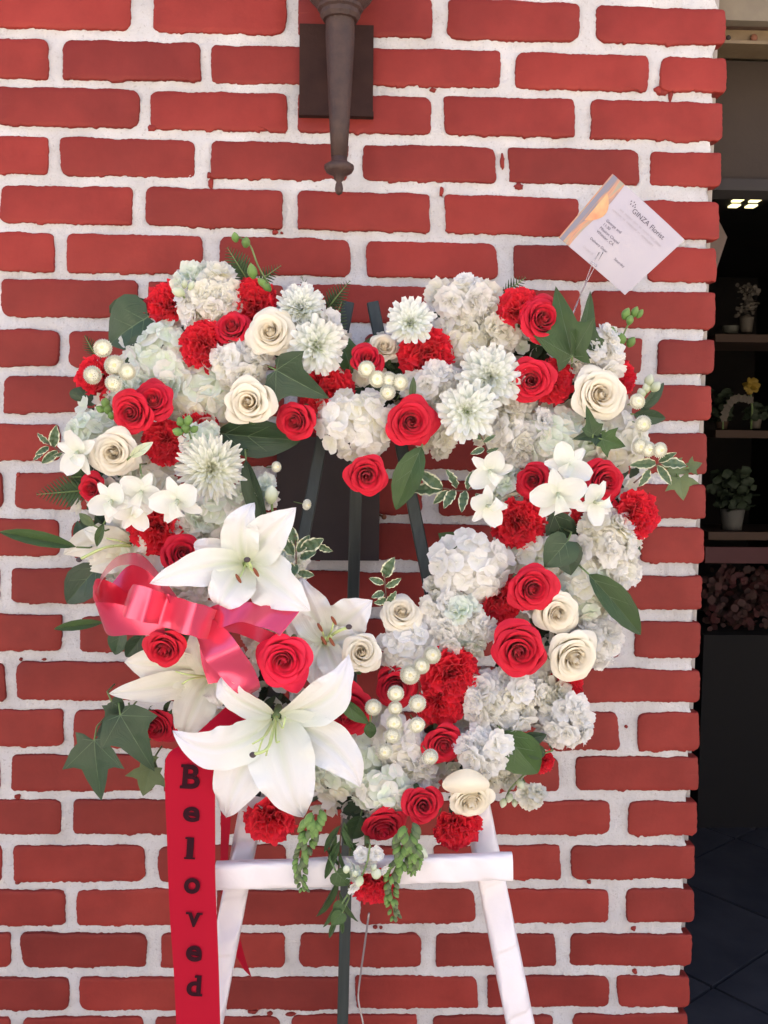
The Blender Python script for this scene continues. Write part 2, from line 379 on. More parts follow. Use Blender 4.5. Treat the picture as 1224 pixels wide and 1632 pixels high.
# unseen facade blocks added behind the camera to throw warm light and reflections back
g = MB()
for x0, x1, h in ((-16, -3.2, 7.5), (-1.2, 1.6, 4.2), (4.6, 17, 9)): g.box(x0, x1, -22, -13, 0, h)
structure('bounce_facades', g, solid('bounce_facade', (.18, .16, .145), .85, (.22, .20, .18), 2))
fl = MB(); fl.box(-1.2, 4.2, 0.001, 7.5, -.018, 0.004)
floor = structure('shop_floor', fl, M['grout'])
# slate tiles laid on the diagonal, their joints recessed
ts = .46
ca, sa = math.cos(R(38)), math.sin(R(38))
tile_me = []
for k in range(3):
    b = MB(); h = ts/2-.005
    b.box(-h, h, -h, h, 0, .011+.001*k)
    tile_me.append(b.mesh('tile', M['slate'], False))
for i in range(-16, 22):
    for j in range(-16, 22):
        cx = 1.0+(i*ca-j*sa)*ts; cy = 1.2+(i*sa+j*ca)*ts
        if .34 < cx < 3.4 and .34 < cy < 6.4:
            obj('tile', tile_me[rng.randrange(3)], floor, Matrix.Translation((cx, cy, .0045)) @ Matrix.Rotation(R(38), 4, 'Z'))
# ------------------------------------------------------------------ brick wall
ROWL = [(-32,44),(62,124),(139,199),(217,277),(294,354),(371,432.5),(445,504),(525,583),(600,658),(677,735),(753,811),(828,886),(906,961),(981,1038),(1056,1117),(1132,1190),(1205,1262),(1276,1331),(1349,1406),(1420,1476),(1489,1543),(1559,1610),(1623,1677)]
ROWR = [(14,70),(91,146),(162,223),(242,296),(321,381),(395,449),(467,524),(541,596),(614,670),(692,756),(771,826),(842,897),(919,972),(992,1050),(1069,1120),(1137,1197),(1207,1260),(1278,1331),(1350,1401),(1418,1469),(1489,1539),(1557,1605),(1618,1668)]
JO = [  # brick ends along each course, in photograph pixels on the wall
 [(-28,207),(243,455),(477,688),(713,923),(953,1156)],
 [(-150,75),(101,319),(339,556),(578,797),(821,1032),(1053,1157)],
 [(-8,221),(239,457),(476,688),(708,917),(943,1152)],
 [(-140,74),(95,309),(338,553),(577,791),(811,1019),(1037,1150)],
 [(2,209),(232,450),(475,685),(710,921),(943,1146)],
 [(-140,85),(107,323),(349,558),(584,795),(819,1014),(1036,1141)],
 [(0,217),(237,452),(466,677),(704,925),(945,1141)],
 [(-120,92),(110,330),(352,560),(580,790),(812,1022),(1050,1138)],
 [(6,215),(237,452),(474,684),(706,915),(940,1133)],
 [(-120,95),(118,335),(357,562),(584,795),(818,1008),(1026,1127)],
 [(23,240),(262,456),(476,674),(702,910),(932,1124)],
 [(-120,93),(115,330),(352,560),(582,786),(808,1008),(1023,1122)],
 [(19,232),(254,460),(482,686),(706,888),(908,1118)],
 [(-120,98),(125,335),(357,560),(582,786),(808,988),(1013,1116)],
 [(27,240),(262,460),(482,672),(694,876),(898,1116)],
 [(-110,100),(118,335),(357,558),(580,782),(806,987),(1016,1115)],
 [(18,240),(262,452),(474,654),(676,891),(919,1113)],
 [(-110,96),(116,330),(352,558),(580,760),(782,972),(1001,1111)],
 [(21,230),(253,455),(477,670),(692,893),(912,1108)],
 [(-100,103),(123,325),(345,553),(574,757),(776,970),(1000,1106)],
 [(35,232),(256,453),(478,672),(695,887),(910,1102)],
 [(-90,108),(128,330),(350,552),(568,762),(777,971),(985,1099)],
 [(35,227),(247,445),(465,664),(690,880),(915,1096)]]
FACE = .007
wall = empty('brick_wall', (0, 0, 0), 'painted red brick wall with thick rough white mortar joints', 'wall')
def fbm(p, s, o=3):
    p = Vector(p)*s; a = 1; t = 0
    for _ in range(o): t += a*noise.noise(p); p = p*2.1+Vector((3.1, 1.7, .3)); a *= .5
    return t
def make_brick(c, name='brick', edge=False, detail=1.0):
    """c: four wall points (x, z) top-left, top-right, bottom-right, bottom-left"""
    tl, tr, br, bl = [Vector((p[0], 0, p[1])) for p in c]
    W = (tr-tl).length; H = (tl-bl).length
    n = int(180*detail) if W > .13 else int(110*detail)
    ctr = (tl+tr+br+bl)/4
    rc = [rng.uniform(.003, .014) for _ in range(4)]
    if edge: rc[1] = rng.uniform(.002, .008); rc[2] = rng.uniform(.004, .012)
    seed = rng.uniform(0, 90)
    dirs = [(tl, tr), (tr, br), (br, bl), (bl, tl)]
    pts = []
    for k, (a, b2) in enumerate(dirs):
        L = (b2-a).length; d = (b2-a)/L; nd = (dirs[(k+1) % 4][1]-b2).normalized()
        r0, r1 = rc[k], rc[(k+1) % 4]
        m = max(4, int(n*L/(2*(W+H))))
        for i in range(m): pts.append((a + d*(r0+(L-r0-r1)*i/m), k))
        for i in range(4):
            t = i/4*pi/2
            pts.append((b2 - d*r1*(1-math.sin(t)) + nd*r1*(1-math.cos(t)), k))
    out = []; amp = 1.0
    for p, k in pts:
        q = p + Vector((seed, 0, seed*.7))
        lo = .0024*fbm(q, 24, 2)
        hi = (.0017 if k == 2 else .0010)*fbm(q+Vector((9, 0, 3)), 190, 3)
        if k == 2 and noise.noise(q*60) > .32: hi += .002
        if edge and k == 1: lo *= .7
        r = (p-ctr); d = Vector((r.x/W, 0, r.z/H)); d.normalize(); hi += .0007
        out.append(p + Vector((d.x, 0, d.z))*(lo+hi)*amp)
    N = len(out)
    ty = [rng.uniform(-.0012, .0012) for _ in range(3)]
    def yy(p, base): return base + ty[0] + ty[1]*2*(p.x-ctr.x)/W + ty[2]*2*(p.z-ctr.z)/H
    vs = []
    rings = [(0.0006, .03), (0.0, -.0005-FACE*.3), (-.0006, -FACE+.0007), (-.0016, -FACE), (-.0101, -FACE), (-.0135, -FACE)]
    for ins, y in rings:
        for p in (out if ins > -.01 else [q[0] for q in pts]):
            r = p-ctr; a = -ins
            q = ctr+r*(.74 if ins > -.012 else .6) if ins < -.01 else ctr+Vector((r.x-math.copysign(min(abs(r.x), a), r.x), 0, r.z-math.copysign(min(abs(r.z), a), r.z)))
            vs.append((q.x, yy(q, y) if y < .02 else y, q.z))
    fs = []
    for k in range(len(rings)-1):
        for i in range(N): fs.append((k*N+i, k*N+(i+1) % N, (k+1)*N+(i+1) % N, (k+1)*N+i))
    fs.append(tuple((len(rings)-1)*N+i for i in range(N)))
    b = MB(); b.add(vs, fs)
    me = b.mesh(name, M['brick'], True)
    o = obj(name, me, wall)
    me.transform(Matrix.Translation(-ctr)); o.location = ctr
    return o
def wp(x, y): p = px(x, y, FACE); return (p.x, p.z)
def rowy(k, x):
    (a, b), (c, d) = ROWL[k], ROWR[k]; f = (x-50)/1070
    return a+(c-a)*f, b+(d-b)*f
nb = 0
for k, js in enumerate(JO):
    for q, (x0, x1) in enumerate(js):
        j = rng.uniform(-1.5, 1.5); j2 = rng.uniform(-1.5, 1.5)
        t0, b0 = rowy(k, x0); t1, b1 = rowy(k, x1)
        s = 0 if q == len(js)-1 else rng.uniform(-3, 3)
        make_brick([wp(x0+rng.uniform(-2, 2), t0+j), wp(x1+s, t1+j2), wp(x1-s*.5, b1+j2*.5), wp(x0+rng.uniform(-2, 2), b0+j*.5)], edge=(q == len(js)-1)); nb += 1
# the courses go on beyond the picture: above, below and to the left
WX = wp(1152, 150)[0]; WXB = wp(1096, 1632)[0]
def course(z0, z1, xs, edge=True):
    for i in range(len(xs)-1):
        e = edge and i == len(xs)-2
        a = xs[i]+(.011); b2 = xs[i+1]-(0 if e else .011)
        make_brick([(a, z1), (b2, z1), (b2, z0), (a, z0)], edge=e, detail=.3)
xe = (WX+WXB)/2
zt = wp(600, -20)[1]
even = [xe-.225*i for i in range(9, -1, -1)]; odd = [xe-.225*(i-.5) if i else xe for i in range(9, -1, -1)]
for r in range(5): course(zt+.0745*r+.016, zt+.0745*(r+1), odd if r % 2 == 0 else even)
zb = wp(600, 1672)[1]
nr = int(zb/.0745)
for r in range(nr):
    z1 = zb-.0745*r-.016; course(z1-.0585, z1, odd if r % 2 == 0 else even)
# left of the frame
for k, js in enumerate(JO):
    xl = wp(js[0][0], rowy(k, 0)[0])[0]
    t, bt = wp(0, rowy(k, 0)[0])[1], wp(0, rowy(k, 0)[1])[1]
    for i in range(3 if k % 2 else 4):
        x1 = xl-.02-i*.225; make_brick([(x1-.205, t), (x1, t), (x1, bt), (x1-.205, bt)], detail=.3)
# mortar: one rough skin, proud in the middle of the joints
x0, x1, z0, z1 = -1.75, xe-.012, 0.0, 2.75
mb = MB()
fx0, fx1, fz0, fz1 = wp(-40, 800)[0], x1, .28, wp(600, -40)[1]+.03
def mo(u, v):
    x = fx0+(fx1-fx0)*u; z = fz0+(fz1-fz0)*v
    y = -.0022 + .0024*fbm((x, 0, z), 34, 2) + .0021*noise.noise(Vector((x*150, 5, z*150)))
    ex = x + (.006*fbm((z, 3, 0), 40, 2)-.003 if u > .999 else 0)
    return (ex, y, z)
mb.grid(mo, 300, 380, u0=0)
o = part('mortar', mb, M['mortar'], wall)
mb = MB(); mb.box(-4.5, fx0+.001, .0002, .03, 0, 3.2); mb.box(fx0, x1, .0002, .03, 0, fz0+.001); mb.box(fx0, x1, .0002, .03, fz1-.001, 3.2)
part('mortar', mb, M['mortar'], wall, False)
mb = MB(); mb.box(x1-.03, xe-.002, .016, .21, 0, 3.2)
part('bare_mortar', mb, M['mortar_old'], wall, False)
mb = MB(); mb.box(-4.5, x1-.002, .021, .2, 0, 3.2)
part('wall_core', mb, M['mortar_old'], wall, False)
# runs and spots of red paint on the mortar
def drip(x, y, rx, ry):
    b = MB(); n = 16; c = px(x, y, .0052); sc = mpp(0)
    ph = rng.uniform(0, 9); vs = [c-Vector((0, .0014, 0))]
    for L, yy_ in ((.8, -.0012), (1, .004)):
        for i in range(n):
            a = 2*pi*i/n; q = 1+.45*noise.noise(Vector((math.cos(a)*1.7+ph, math.sin(a)*1.7, ph)))
            vs.append(c + Vector((math.cos(a)*rx*q*sc*L, yy_, math.sin(a)*ry*q*sc*L)))
    fs = [(0, 1+i, 1+(i+1) % n) for i in range(n)] + [(1+i, 1+n+i, 1+n+(i+1) % n, 1+(i+1) % n) for i in range(n)]
    b.add(vs, fs); part('paint_drip', b, M['brick'], wall)
for a in [(1058,146,9,7),(1069,152,4,9),(1049,143,6,6),(336,292,5,8),(334,279,4,5),(690,143,6,3),(438,370,5,4),(449,371,3,2),(242,204,8,5),(827,297,9,6),(998,1158,3,3),(139,1173,12,16),(130,1183,8,9),(1010,1480,5,4),(939,1406,4,3),(1012,1549,4,4),(1062,1187,8,10),(403,1613,10,3),(430,1616,6,3),(462,1617,9,3),(598,1478,4,3),(607,1479,3,2),(704,305,3,8),(33,1051,3,3),(70,1051,4,2),(28,1270,6,4),(29,757,4,4),(1016,1331,6,4),(801,257,4,12),(28,1407,5,3)]:
    drip(*a)

# ------------------------------------------------------------------ shop front and interior
shop = empty('shop_building', (1.6, .1, 0), 'dark open shop doorway right of the brick wall with a brown panel under the lintel', 'shop')
zl = px(1190, 28, -.02).z
mb = MB(); mb.box(xe+.001, 3.2, .03, .21, zl, 3.2); part('lintel', mb, M['plaster'], shop, False)
za, zc = px(1190, 47, -.06).z, px(1190, 75, -.06).z
mb = MB(); mb.box(xe+.0, 3.2, .05, .12, za, zl-.001); part('brown_bar', mb, M['bar_brown'], shop, False)
mb = MB(); mb.box(xe+.0, 3.2, .06, .115, zc+.004, za-.001); mb.box(xe+.0, 3.2, .045, .07, zc-.001, zc+.004); part('door_track', mb, M['track'], shop, False)
mb = MB(); c = px(1202, 60, -.055); mb.ball(c, .006, 8, 5, sc=(1, .5, 1)); part('rivet', mb, M['rust'], shop)
mb = MB(); c = px(1161, 60, -.055); mb.ball(c, .004, 8, 5, sc=(1, .5, 1)); part('rivet', mb, M['dark_int'], shop)
zd = px(1190, 288, -.14).z
mb = MB(); mb.box(xe+.0, 3.2, .14, .17, zd, zc+.01); part('panel', mb, M['brown_panel'], shop, False)
mb = MB(); mb.box(xe+.0, 3.2, .125, .185, zd-.02, zd-.001); part('panel_rail', mb, M['dark_int'], shop, False)
mb = MB(); mb.box(3.2, 3.5, 0, .22, 0, 3.2); mb.box(3.5, 5.5, 0, .22, 0, 3.2); part('pier', mb, M['plaster'], shop, False)
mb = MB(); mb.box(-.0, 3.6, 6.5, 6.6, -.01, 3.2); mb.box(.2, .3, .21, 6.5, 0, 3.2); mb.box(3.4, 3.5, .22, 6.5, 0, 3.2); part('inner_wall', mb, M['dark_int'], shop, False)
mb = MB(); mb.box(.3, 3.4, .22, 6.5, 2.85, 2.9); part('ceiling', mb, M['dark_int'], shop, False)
mb = MB(); mb.box(-4.6, 5.6, -.25, 6.8, 3.2, 3.32); part('roof', mb, M['plaster'], shop, False)
def thing(name, loc, label, cat, group=None): return empty(name, loc, label, cat, group)
# ceiling lamp with its louvre cells
p0 = px(1190, 315, -2.55)
t = thing('ceiling_light', p0, 'lit fluorescent ceiling light with bright louvre cells seen inside the dark doorway', 'light')
mb = MB(); mb.box(p0.x-.11, p0.x+.12, p0.y-.19, p0.y+.25, p0.z+.005, p0.z+.05); part('housing', mb, M['dark_int'], t, False)
LM = emit('lamp_tube', (1, .88, .42), .5)
for j in range(2):
    for i in range(4):
        mb = MB(); cx = p0.x-.085+.075*j+.024*i; cy = p0.y-.16+.095*i
        mb.box(cx, cx+.04, cy, cy+.045, p0.z-.002, p0.z+.006); part('lamp_cell', mb, LM, t, False)
mb = MB(); mb.tube([p0+Vector((.02, 0, .05)), Vector((p0.x+.02, p0.y, 2.85))], .008); part('hanger', mb, M['iron_plate'], t)
# a torn scrap and a grey board at the door's left edge
t1 = px(1160, 300, -.3)
mb = MB(); mb.grid(lambda u, v: tuple(px(1146+30*v, 308-14*v-5*abs(u)*(1-v)+3*math.sin(7*v), -.30-.05*v)+Vector((0, 0, .006*u*(1.2-v)))), 4, 8)
tag(obj('curled_scrap', mb.mesh('curled_scrap', M['track'])), 'small yellowish curled scrap hanging at the top left of the dark doorway', 'scrap')
mb = MB(); a, b_, c_, d_ = px(1135, 330, -.25), px(1159, 378, -.25), px(1141, 432, -.25), px(1120, 440, -.25)
th = Vector((0, .012, 0)); mb.add([a, b_, c_, d_, a+th, b_+th, c_+th, d_+th], [(0, 1, 2, 3), (7, 6, 5, 4), (0, 4, 5, 1), (1, 5, 6, 2), (2, 6, 7, 3), (3, 7, 4, 0)])
tag(obj('leaning_board', mb.mesh('leaning_board', solid('grey_board', (.12, .085, .07), .8), False)), 'grey brown board with a pointed end leaning inside the doorway edge', 'board')
# shelves
def shelf(y, d, x0, x1, mat, label, th=.03, depth=.35):
    a = px((x0+x1)/2, y, d); hw = (x1-x0)/2*(1.482-d)/F
    t = thing('shelf', a, label, 'shelf')
    mb = MB(); mb.box(a.x-hw, a.x+hw+.5, a.y, a.y+depth, a.z-th, a.z); part('board', mb, mat, t, False)
    for sx in (a.x+hw+.30, a.x+hw+.46):
        mb = MB(); mb.box(sx, sx+.025, a.y+.03, a.y+.055, .006, a.z-th-.001); part('leg', mb, mat, t, False)
    return a
brw = solid('shelf_wood', (.06, .032, .02), .7); mar = solid('maroon_trim', (.07, .012, .016), .6); wht = solid('chalky_pot', (.11, .092, .072), .7)
shelf(533, -2.2, 1140, 1240, brw, 'topmost brown shelf in the dark shop under the white vase')
shelf(686, -2.3, 1140, 1240, brw, 'middle brown shelf in the dark shop under the small white pot', depth=.3)
shelf(848, -2.0, 1128, 1240, brw, 'low shelf in the dark shop under the pale bucket')
a = px(1175, 885, -1.95); mb = MB(); mb.box(a.x-.12, a.x+.6, a.y, a.y+.02, a.z-.03, a.z+.03)
tag(obj('shelf_banner', mb.mesh('shelf_banner', mar, False)), 'dark maroon strip hanging along the low shelf in the shop', 'trim')
shl = solid('shop_leaf', (.02, .032, .014), .7)
# vase with speckled flowers
def vase(x, y, d, hw, h, label, speck=None, name='vase', cat='vase', mat=wht):
    a = px(x, y, d); s = (1.482-d)/F
    t = thing(name, a, label, cat)
    prof = [(hw*s*.8, 0), (hw*s*.85, h*s*.3), (hw*s, h*s*.9), (hw*s*1.03, h*s), (hw*s*.9, h*s), (hw*s*.85, h*s*.8)]
    mb = MB(); mb.lathe(prof, 14, M=Matrix.Translation(a)); part('pot', mb, mat, t)
    if speck:
        mb = MB()
        for _ in range(speck[0]):
            q = a+Vector((rng.gauss(0, speck[1]*s), rng.gauss(0, speck[1]*s), h*s+rng.uniform(0, speck[2]*s)))
            mm = Matrix.Rotation(rng.uniform(0, 6), 4, 'X') @ Matrix.Rotation(rng.uniform(0, 6), 4, 'Z')
            r = speck[4]*s*rng.uniform(.6, 1.3)
            mb.grid(lambda u, v: (u*r*math.sin(pi*v), (v-.3)*2*r, .3*r*u*u), 2, 3, M=Matrix.Translation(q) @ mm)
        part('foliage', mb, speck[3], t)
vase(1189, 530, -2.3, 11, 24, 'white vase of speckled pale flowers on the top shop shelf', (110, 7, 52, wht, 4))
vase(1164, 531, -2.35, 14, 11, 'round grey bowl beside the white vase on the top shop shelf', name='bowl', cat='bowl', mat=solid('grey_pot', (.12, .12, .10), .7))
vase(1204, 683, -2.4, 9, 15, 'small white pot on the middle shop shelf', (60, 9, 22, shl, 6), name='flower_pot', cat='pot')
vase(1166, 846, -2.1, 19, 36, 'pale bucket standing on the low shop shelf', (120, 14, 60, shl, 8), name='bucket', cat='bucket', mat=solid('grey_bucket', (.10, .095, .085), .7))
vase(1150, 684, -2.4, 10, 12, 'dull green pot at the left end of the middle shop shelf', (70, 9, 50, shl, 7), name='flower_pot', cat='pot', mat=brw)
# yellow flower and white orchid spray
a = px(1197, 615, -2.35); mb = MB()
for i in range(26):
    mm = Matrix.Translation(a) @ Matrix.Rotation(rng.uniform(0, 6.28), 4, 'Y') @ Matrix.Rotation(rng.uniform(-.9, .9), 4, 'X')
    mb.grid(lambda u, v: (u*.012*math.sin(pi*(v*.8+.1)), -.01+.006*u*u, v*.035), 2, 4, M=mm)
t = thing('yellow_flower', px(1197, 684, -2.35), 'round yellow flower head inside the dark shop', 'flower')
part('flower_head', mb, solid('yellow_petal', (.28, .18, .02), .6), t)
mb = MB(); mb.tube([px(1197, 684, -2.35), px(1199, 650, -2.35), a+Vector((0, .01, -.01))], .004); part('stem', mb, M['stem'], t)
t = thing('orchid_spray', px(1150, 684, -2.3), 'arching spray of small white blossoms in the dark shop below the yellow flower', 'orchid')
mb = MB(); arc = catmull([px(1152, 684, -2.3), px(1154, 655, -2.3), px(1170, 632, -2.3), px(1198, 634, -2.3)], 20); mb.tube(arc, .003); part('stem', mb, M['stem'], t)
for i in range(5, 21, 2):
    mb = MB(); ph = rng.uniform(0, 6)
    for k in range(5):
        mm = Matrix.Translation(arc[i]+Vector((0, -.012, -.01))) @ Matrix.Rotation(ph+k*1.257, 4, 'Y')
        mb.grid(lambda u, v: (u*.008*math.sin(pi*(v*.8+.15)), 0.003*v, v*.019), 2, 3, M=mm)
    part('blossom', mb, wht, t)
# dark red foliage by the floor
t = thing('poinsettia', px(1175, 1010, -1.9), 'mass of dark red leafy plants standing under the low shop shelf', 'plant')
mb = MB(); s = (1.482+1.9)/F
for _ in range(420):
    q = px(rng.uniform(1125, 1245), rng.uniform(905, 1000), -1.9-rng.uniform(0, .3))
    mm = Matrix.Translation(q) @ Matrix.Rotation(rng.uniform(0, 6.3), 4, 'Y') @ Matrix.Rotation(rng.uniform(-1, 1), 4, 'X')
    r = rng.uniform(.02, .04)
    mb.grid(lambda u, v: (u*r*.45*math.sin(pi*v), -.1*r*v, v*r), 2, 3, M=mm)
part('foliage', mb, solid('dark_red_leaf', (.06, .010, .012), .7, (.03, .018, .012), 8), t)
mb = MB(); a = px(1122, 1012, -1.9); mb.box(a.x, a.x+1.2, a.y, a.y+.5, .006, a.z); part('dark_bench', mb, solid('near_black_bench', (.012, .011, .011), .9), t, False)  # low bench box, added near-black to stand for the dark under the plants

# ------------------------------------------------------------------ wall lantern
DL = .085
lc = px(541, 200, DL)
lan = thing('wall_lantern', Vector((lc.x, 0, lc.z)), 'dark brown cast iron wall lantern with a fluted tail at the top', 'lantern')
def lz(y): return px(541, y, DL).z
sL = mpp(DL)
mb = MB(); A = px(478, 42, .012); B_ = px(594, 188, .012); C_ = px(480, 186, .012)
mb.box(A.x, B_.x, -.022, -.006, B_.z, A.z); mb.box(A.x-.001, B_.x+.001, -.0225, -.006, B_.z-.001, B_.z+.006); part('back_plate', mb, M['iron_plate'], lan, False)
prof = [(23, 32), (22, 36), (22.5, 60), (19, 130), (16, 190), (12.5, 252)]
T = Matrix.Translation((lc.x, -DL, 0))
mb = MB(); fl_ = []
for k, (r, y) in enumerate(prof): fl_.append((r*sL, lz(y)))
mb.lathe(fl_[::-1], 32, M=T, flute=(0, 4)); part('fluted_tail', mb, M['iron'], lan)
mb = MB(); mb.lathe([(r*sL, lz(y)) for r, y in [(1, 311), (5, 308), (6.5, 301), (5.5, 294), (4, 290), (8, 286), (9, 281), (20, 275), (23, 270), (23, 264), (17, 260), (12, 257), (12.5, 251)]], 20, M=T); part('finial', mb, M['iron'], lan)
mb = MB(); mb.lathe([(r*sL, lz(y)) for r, y in [(22, 34), (27, 33), (31, 27), (31, 20), (35, 17), (35, 12), (42, 5), (52, -6), (60, -30), (66, -60), (66, -66), (50, -68)]], 12, M=T); part('lantern_bowl', mb, M['iron'], lan, False)
mb = MB(); mb.lathe([(r*sL, lz(y)) for r, y in [(52, -68.5), (58, -200)]], 12, M=T); part('lantern_glass', mb, M['plastic'], lan)
mb = MB(); mb.lathe([(r*sL, lz(y)) for r, y in [(70, -200.5), (60, -215), (30, -260), (8, -280), (4, -300)]], 12, M=T); part('lantern_cap', mb, M['iron'], lan, False)
for i in range(6):
    a = i*pi/3+.3; mb = MB(); mb.tube([(lc.x+56*sL*math.cos(a), -DL+56*sL*math.sin(a), lz(-66)), (lc.x+62*sL*math.cos(a), -DL+62*sL*math.sin(a), lz(-201))], .003); part('cage_bar', mb, M['iron'], lan)
mb = MB(); mb.tube([(lc.x, -.022, lz(90)), (lc.x, -.05, lz(85)), (lc.x, -DL, lz(70))], .012, 8); part('arm', mb, M['iron'], lan)

# ------------------------------------------------------------------ dark cover box on the wall, nail
A = px(441, 696, .03); B_ = px(604, 894, .03)
bx = thing('cover_box', Vector(((A.x+B_.x)/2, 0, B_.z)), 'dark brown rectangular cover box on the brick wall inside the heart', 'box')
mb = MB(); mb.box(A.x, B_.x, -.028, -.004, B_.z, A.z); part('lid', mb, M['box_dark'], bx, False)
mb = MB(); mb.box(A.x+.004, B_.x-.004, -.0045, -.0005, B_.z+.004, A.z-.004); part('flange', mb, M['iron_plate'], bx, False)
mb = MB(); a = px(597, 817, .006); b_ = px(612, 824, .02); mb.tube([a, b_], .0018, 6); mb.ball(b_, .0042, 8, 5, sc=(1, .6, 1))
tag(obj('nail', mb.mesh('nail', M['rust'])), 'rusty nail in the mortar at the right side of the dark cover box', 'nail')

# ------------------------------------------------------------------ easel
def D(y): return .22 + .12*(y-450)/900
def leg_pts(xa, ya, da, xb, yb, db):
    a = px(xa, ya, da); b = px(xb, yb, db); dv = b-a; return a, a + dv*((a.z)/(a.z-b.z))
eas = thing('easel', Vector((px(560, 1600, .2).x, -.25, 0)), 'dark green wooden tripod easel with white ribbon wrapped on its lower legs', 'easel')
def bar(name, a, b, wd, dp, mat, parent, twist=0.0):
    ax = (b-a).normalized(); side = ax.cross(Vector((0, -1, 0))).normalized(); nn = side.cross(ax)
    mb = MB(); vs = []
    bv = .0015
    prof = [(-1, -1, 1, 0), (-1, -1, 0, 1), (-1, 1, 0, -1), (-1, 1, 1, 0), (1, 1, -1, 0), (1, 1, 0, -1), (1, -1, 0, 1), (1, -1, -1, 0)]
    for p in (a, b):
        for sx, sy, ox, oy in prof: vs.append(p + side*(sx*wd/2+ox*bv) + nn*(sy*dp/2+oy*bv))
    fs = [(i, (i+1) % 8, 8+(i+1) % 8, 8+i) for i in range(8)] + [tuple(range(7, -1, -1)), tuple(range(8, 16))]
    mb.add(vs, fs); return part(name, mb, mat, parent, False)
LA, LB = leg_pts(555, 484, .155, 335, 1632, .37)
RA, RB = leg_pts(594, 484, .155, 824, 1632, .37)
BA, BB = leg_pts(572, 590, .125, 546, 1632, .055)
bar('leg', LA, LB, .0165, .016, M['wood'], eas); bar('leg', RA, RB, .0165, .016, M['wood'], eas); bar('leg', BA, BB, .0175, .016, M['wood'], eas)
def along(a, b, ypx):
    lo, hi = 0.0, 1.0
    from_y = lambda t: project(a+(b-a)*t)[1]
    for _ in range(30):
        m = (lo+hi)/2
        if from_y(m) < ypx: lo = m
        else: hi = m
    return a+(b-a)*lo
def project(P):
    q = CROT.transposed() @ (P-CAM); return (612+F*q.x/-q.z, 816-F*q.y/-q.z)
bar('top_block', along(LA, LB, 575)+Vector((0, .004, 0)), along(RA, RB, 575)+Vector((0, .004, 0)), .02, .01, M['wood'], eas)
ca_, cb_ = px(352, 1396, .375), px(806, 1380, .375)
bar('crossbar', ca_, cb_, .022, .012, M['wood'], eas)
# white satin wound round legs and crossbar: flattened sleeves with creases
def sleeve(a, b, wd, dp, seed, n=60, off=Vector((0, 0, 0)), fold=.0025, wrap=0):
    ax = (b-a).normalized(); side = ax.cross(Vector((0, -1, 0))).normalized(); nn = side.cross(ax)
    if nn.y > 0: nn = -nn
    mb = MB(); L = (b-a).length
    def f(u, v):
        an = u*pi; p = a+(b-a)*v+off
        sq = abs(math.cos(an))**.35*math.copysign(1, math.cos(an)); sn = abs(math.sin(an))**.6*math.copysign(1, math.sin(an))
        z = v*L
        cr = fold*(noise.noise(Vector((z*16+u*1.3, seed, u*.8)))*1.6 + .6*noise.noise(Vector((z*45+3*u, seed+4, 0))))
        if wrap: cr += .0022*((v*wrap+u*.42) % 1.0)
        wj = 1+.05*noise.noise(Vector((z*9, seed+8, 0)))
        return p + side*(sq*wd/2*wj) + nn*(sn*(dp/2)+cr)
    mb.grid(f, 40, n); return mb
la, lb = along(LA, LB, 1265), along(LA, LB, 1632); lb = lb+(lb-la)*.25
part('ribbon_wrap', sleeve(la, lb, .031, .030, 1.0, 220, Vector((.0, 0, 0)), .004, 5), M['satin_white'], eas)
la, lb = along(RA, RB, 1230), along(RA, RB, 1632); lb = lb+(lb-la)*.25
part('ribbon_wrap', sleeve(la, lb, .035, .032, 2.0, 220, Vector((.004, 0, 0)), .004, 5), M['satin_white'], eas)
a, b_ = px(345, 1395, .382), px(816, 1380, .382)
part('ribbon_wrap', sleeve(a, b_, .0335, .016, 3.0, 160, Vector((0, 0, 0)), .0025), M['satin_white'], eas)
# ------------------------------------------------------------------ flower patterns (unit size, +Z faces out of the wreath)
I4 = Matrix.Identity(4)
def Mx(s, mx=None): return s
class Tpl:
    """pieces of one flower: (name, mesh, local matrix)"""
    def __init__(s): s.p = []
    def add(s, name, me, M_=I4): s.p.append((name, me, M_))
def place(tpl, name, origin, axis, spin, scale, label, cat, group):
    e = bpy.data.objects.new(name, None); COL.objects.link(e); e.empty_display_size = .01
    e.matrix_world = Matrix.Translation(origin) @ frame(axis, spin) @ Matrix.Scale(scale, 4)
    tag(e, label, cat, group)
    for n, me, m in tpl.p:
        o = bpy.data.objects.new(n, me); COL.objects.link(o); o.parent = e; o.matrix_local = m
    return e
def stem_mesh(L=1.2, r=.055, z0=.0):
    mb = MB(); mb.tube([(0, 0, z0), (.01, .02, z0-L*.5), (0, 0, z0-L)], r, 6); return mb.mesh('stem', M['stem'])

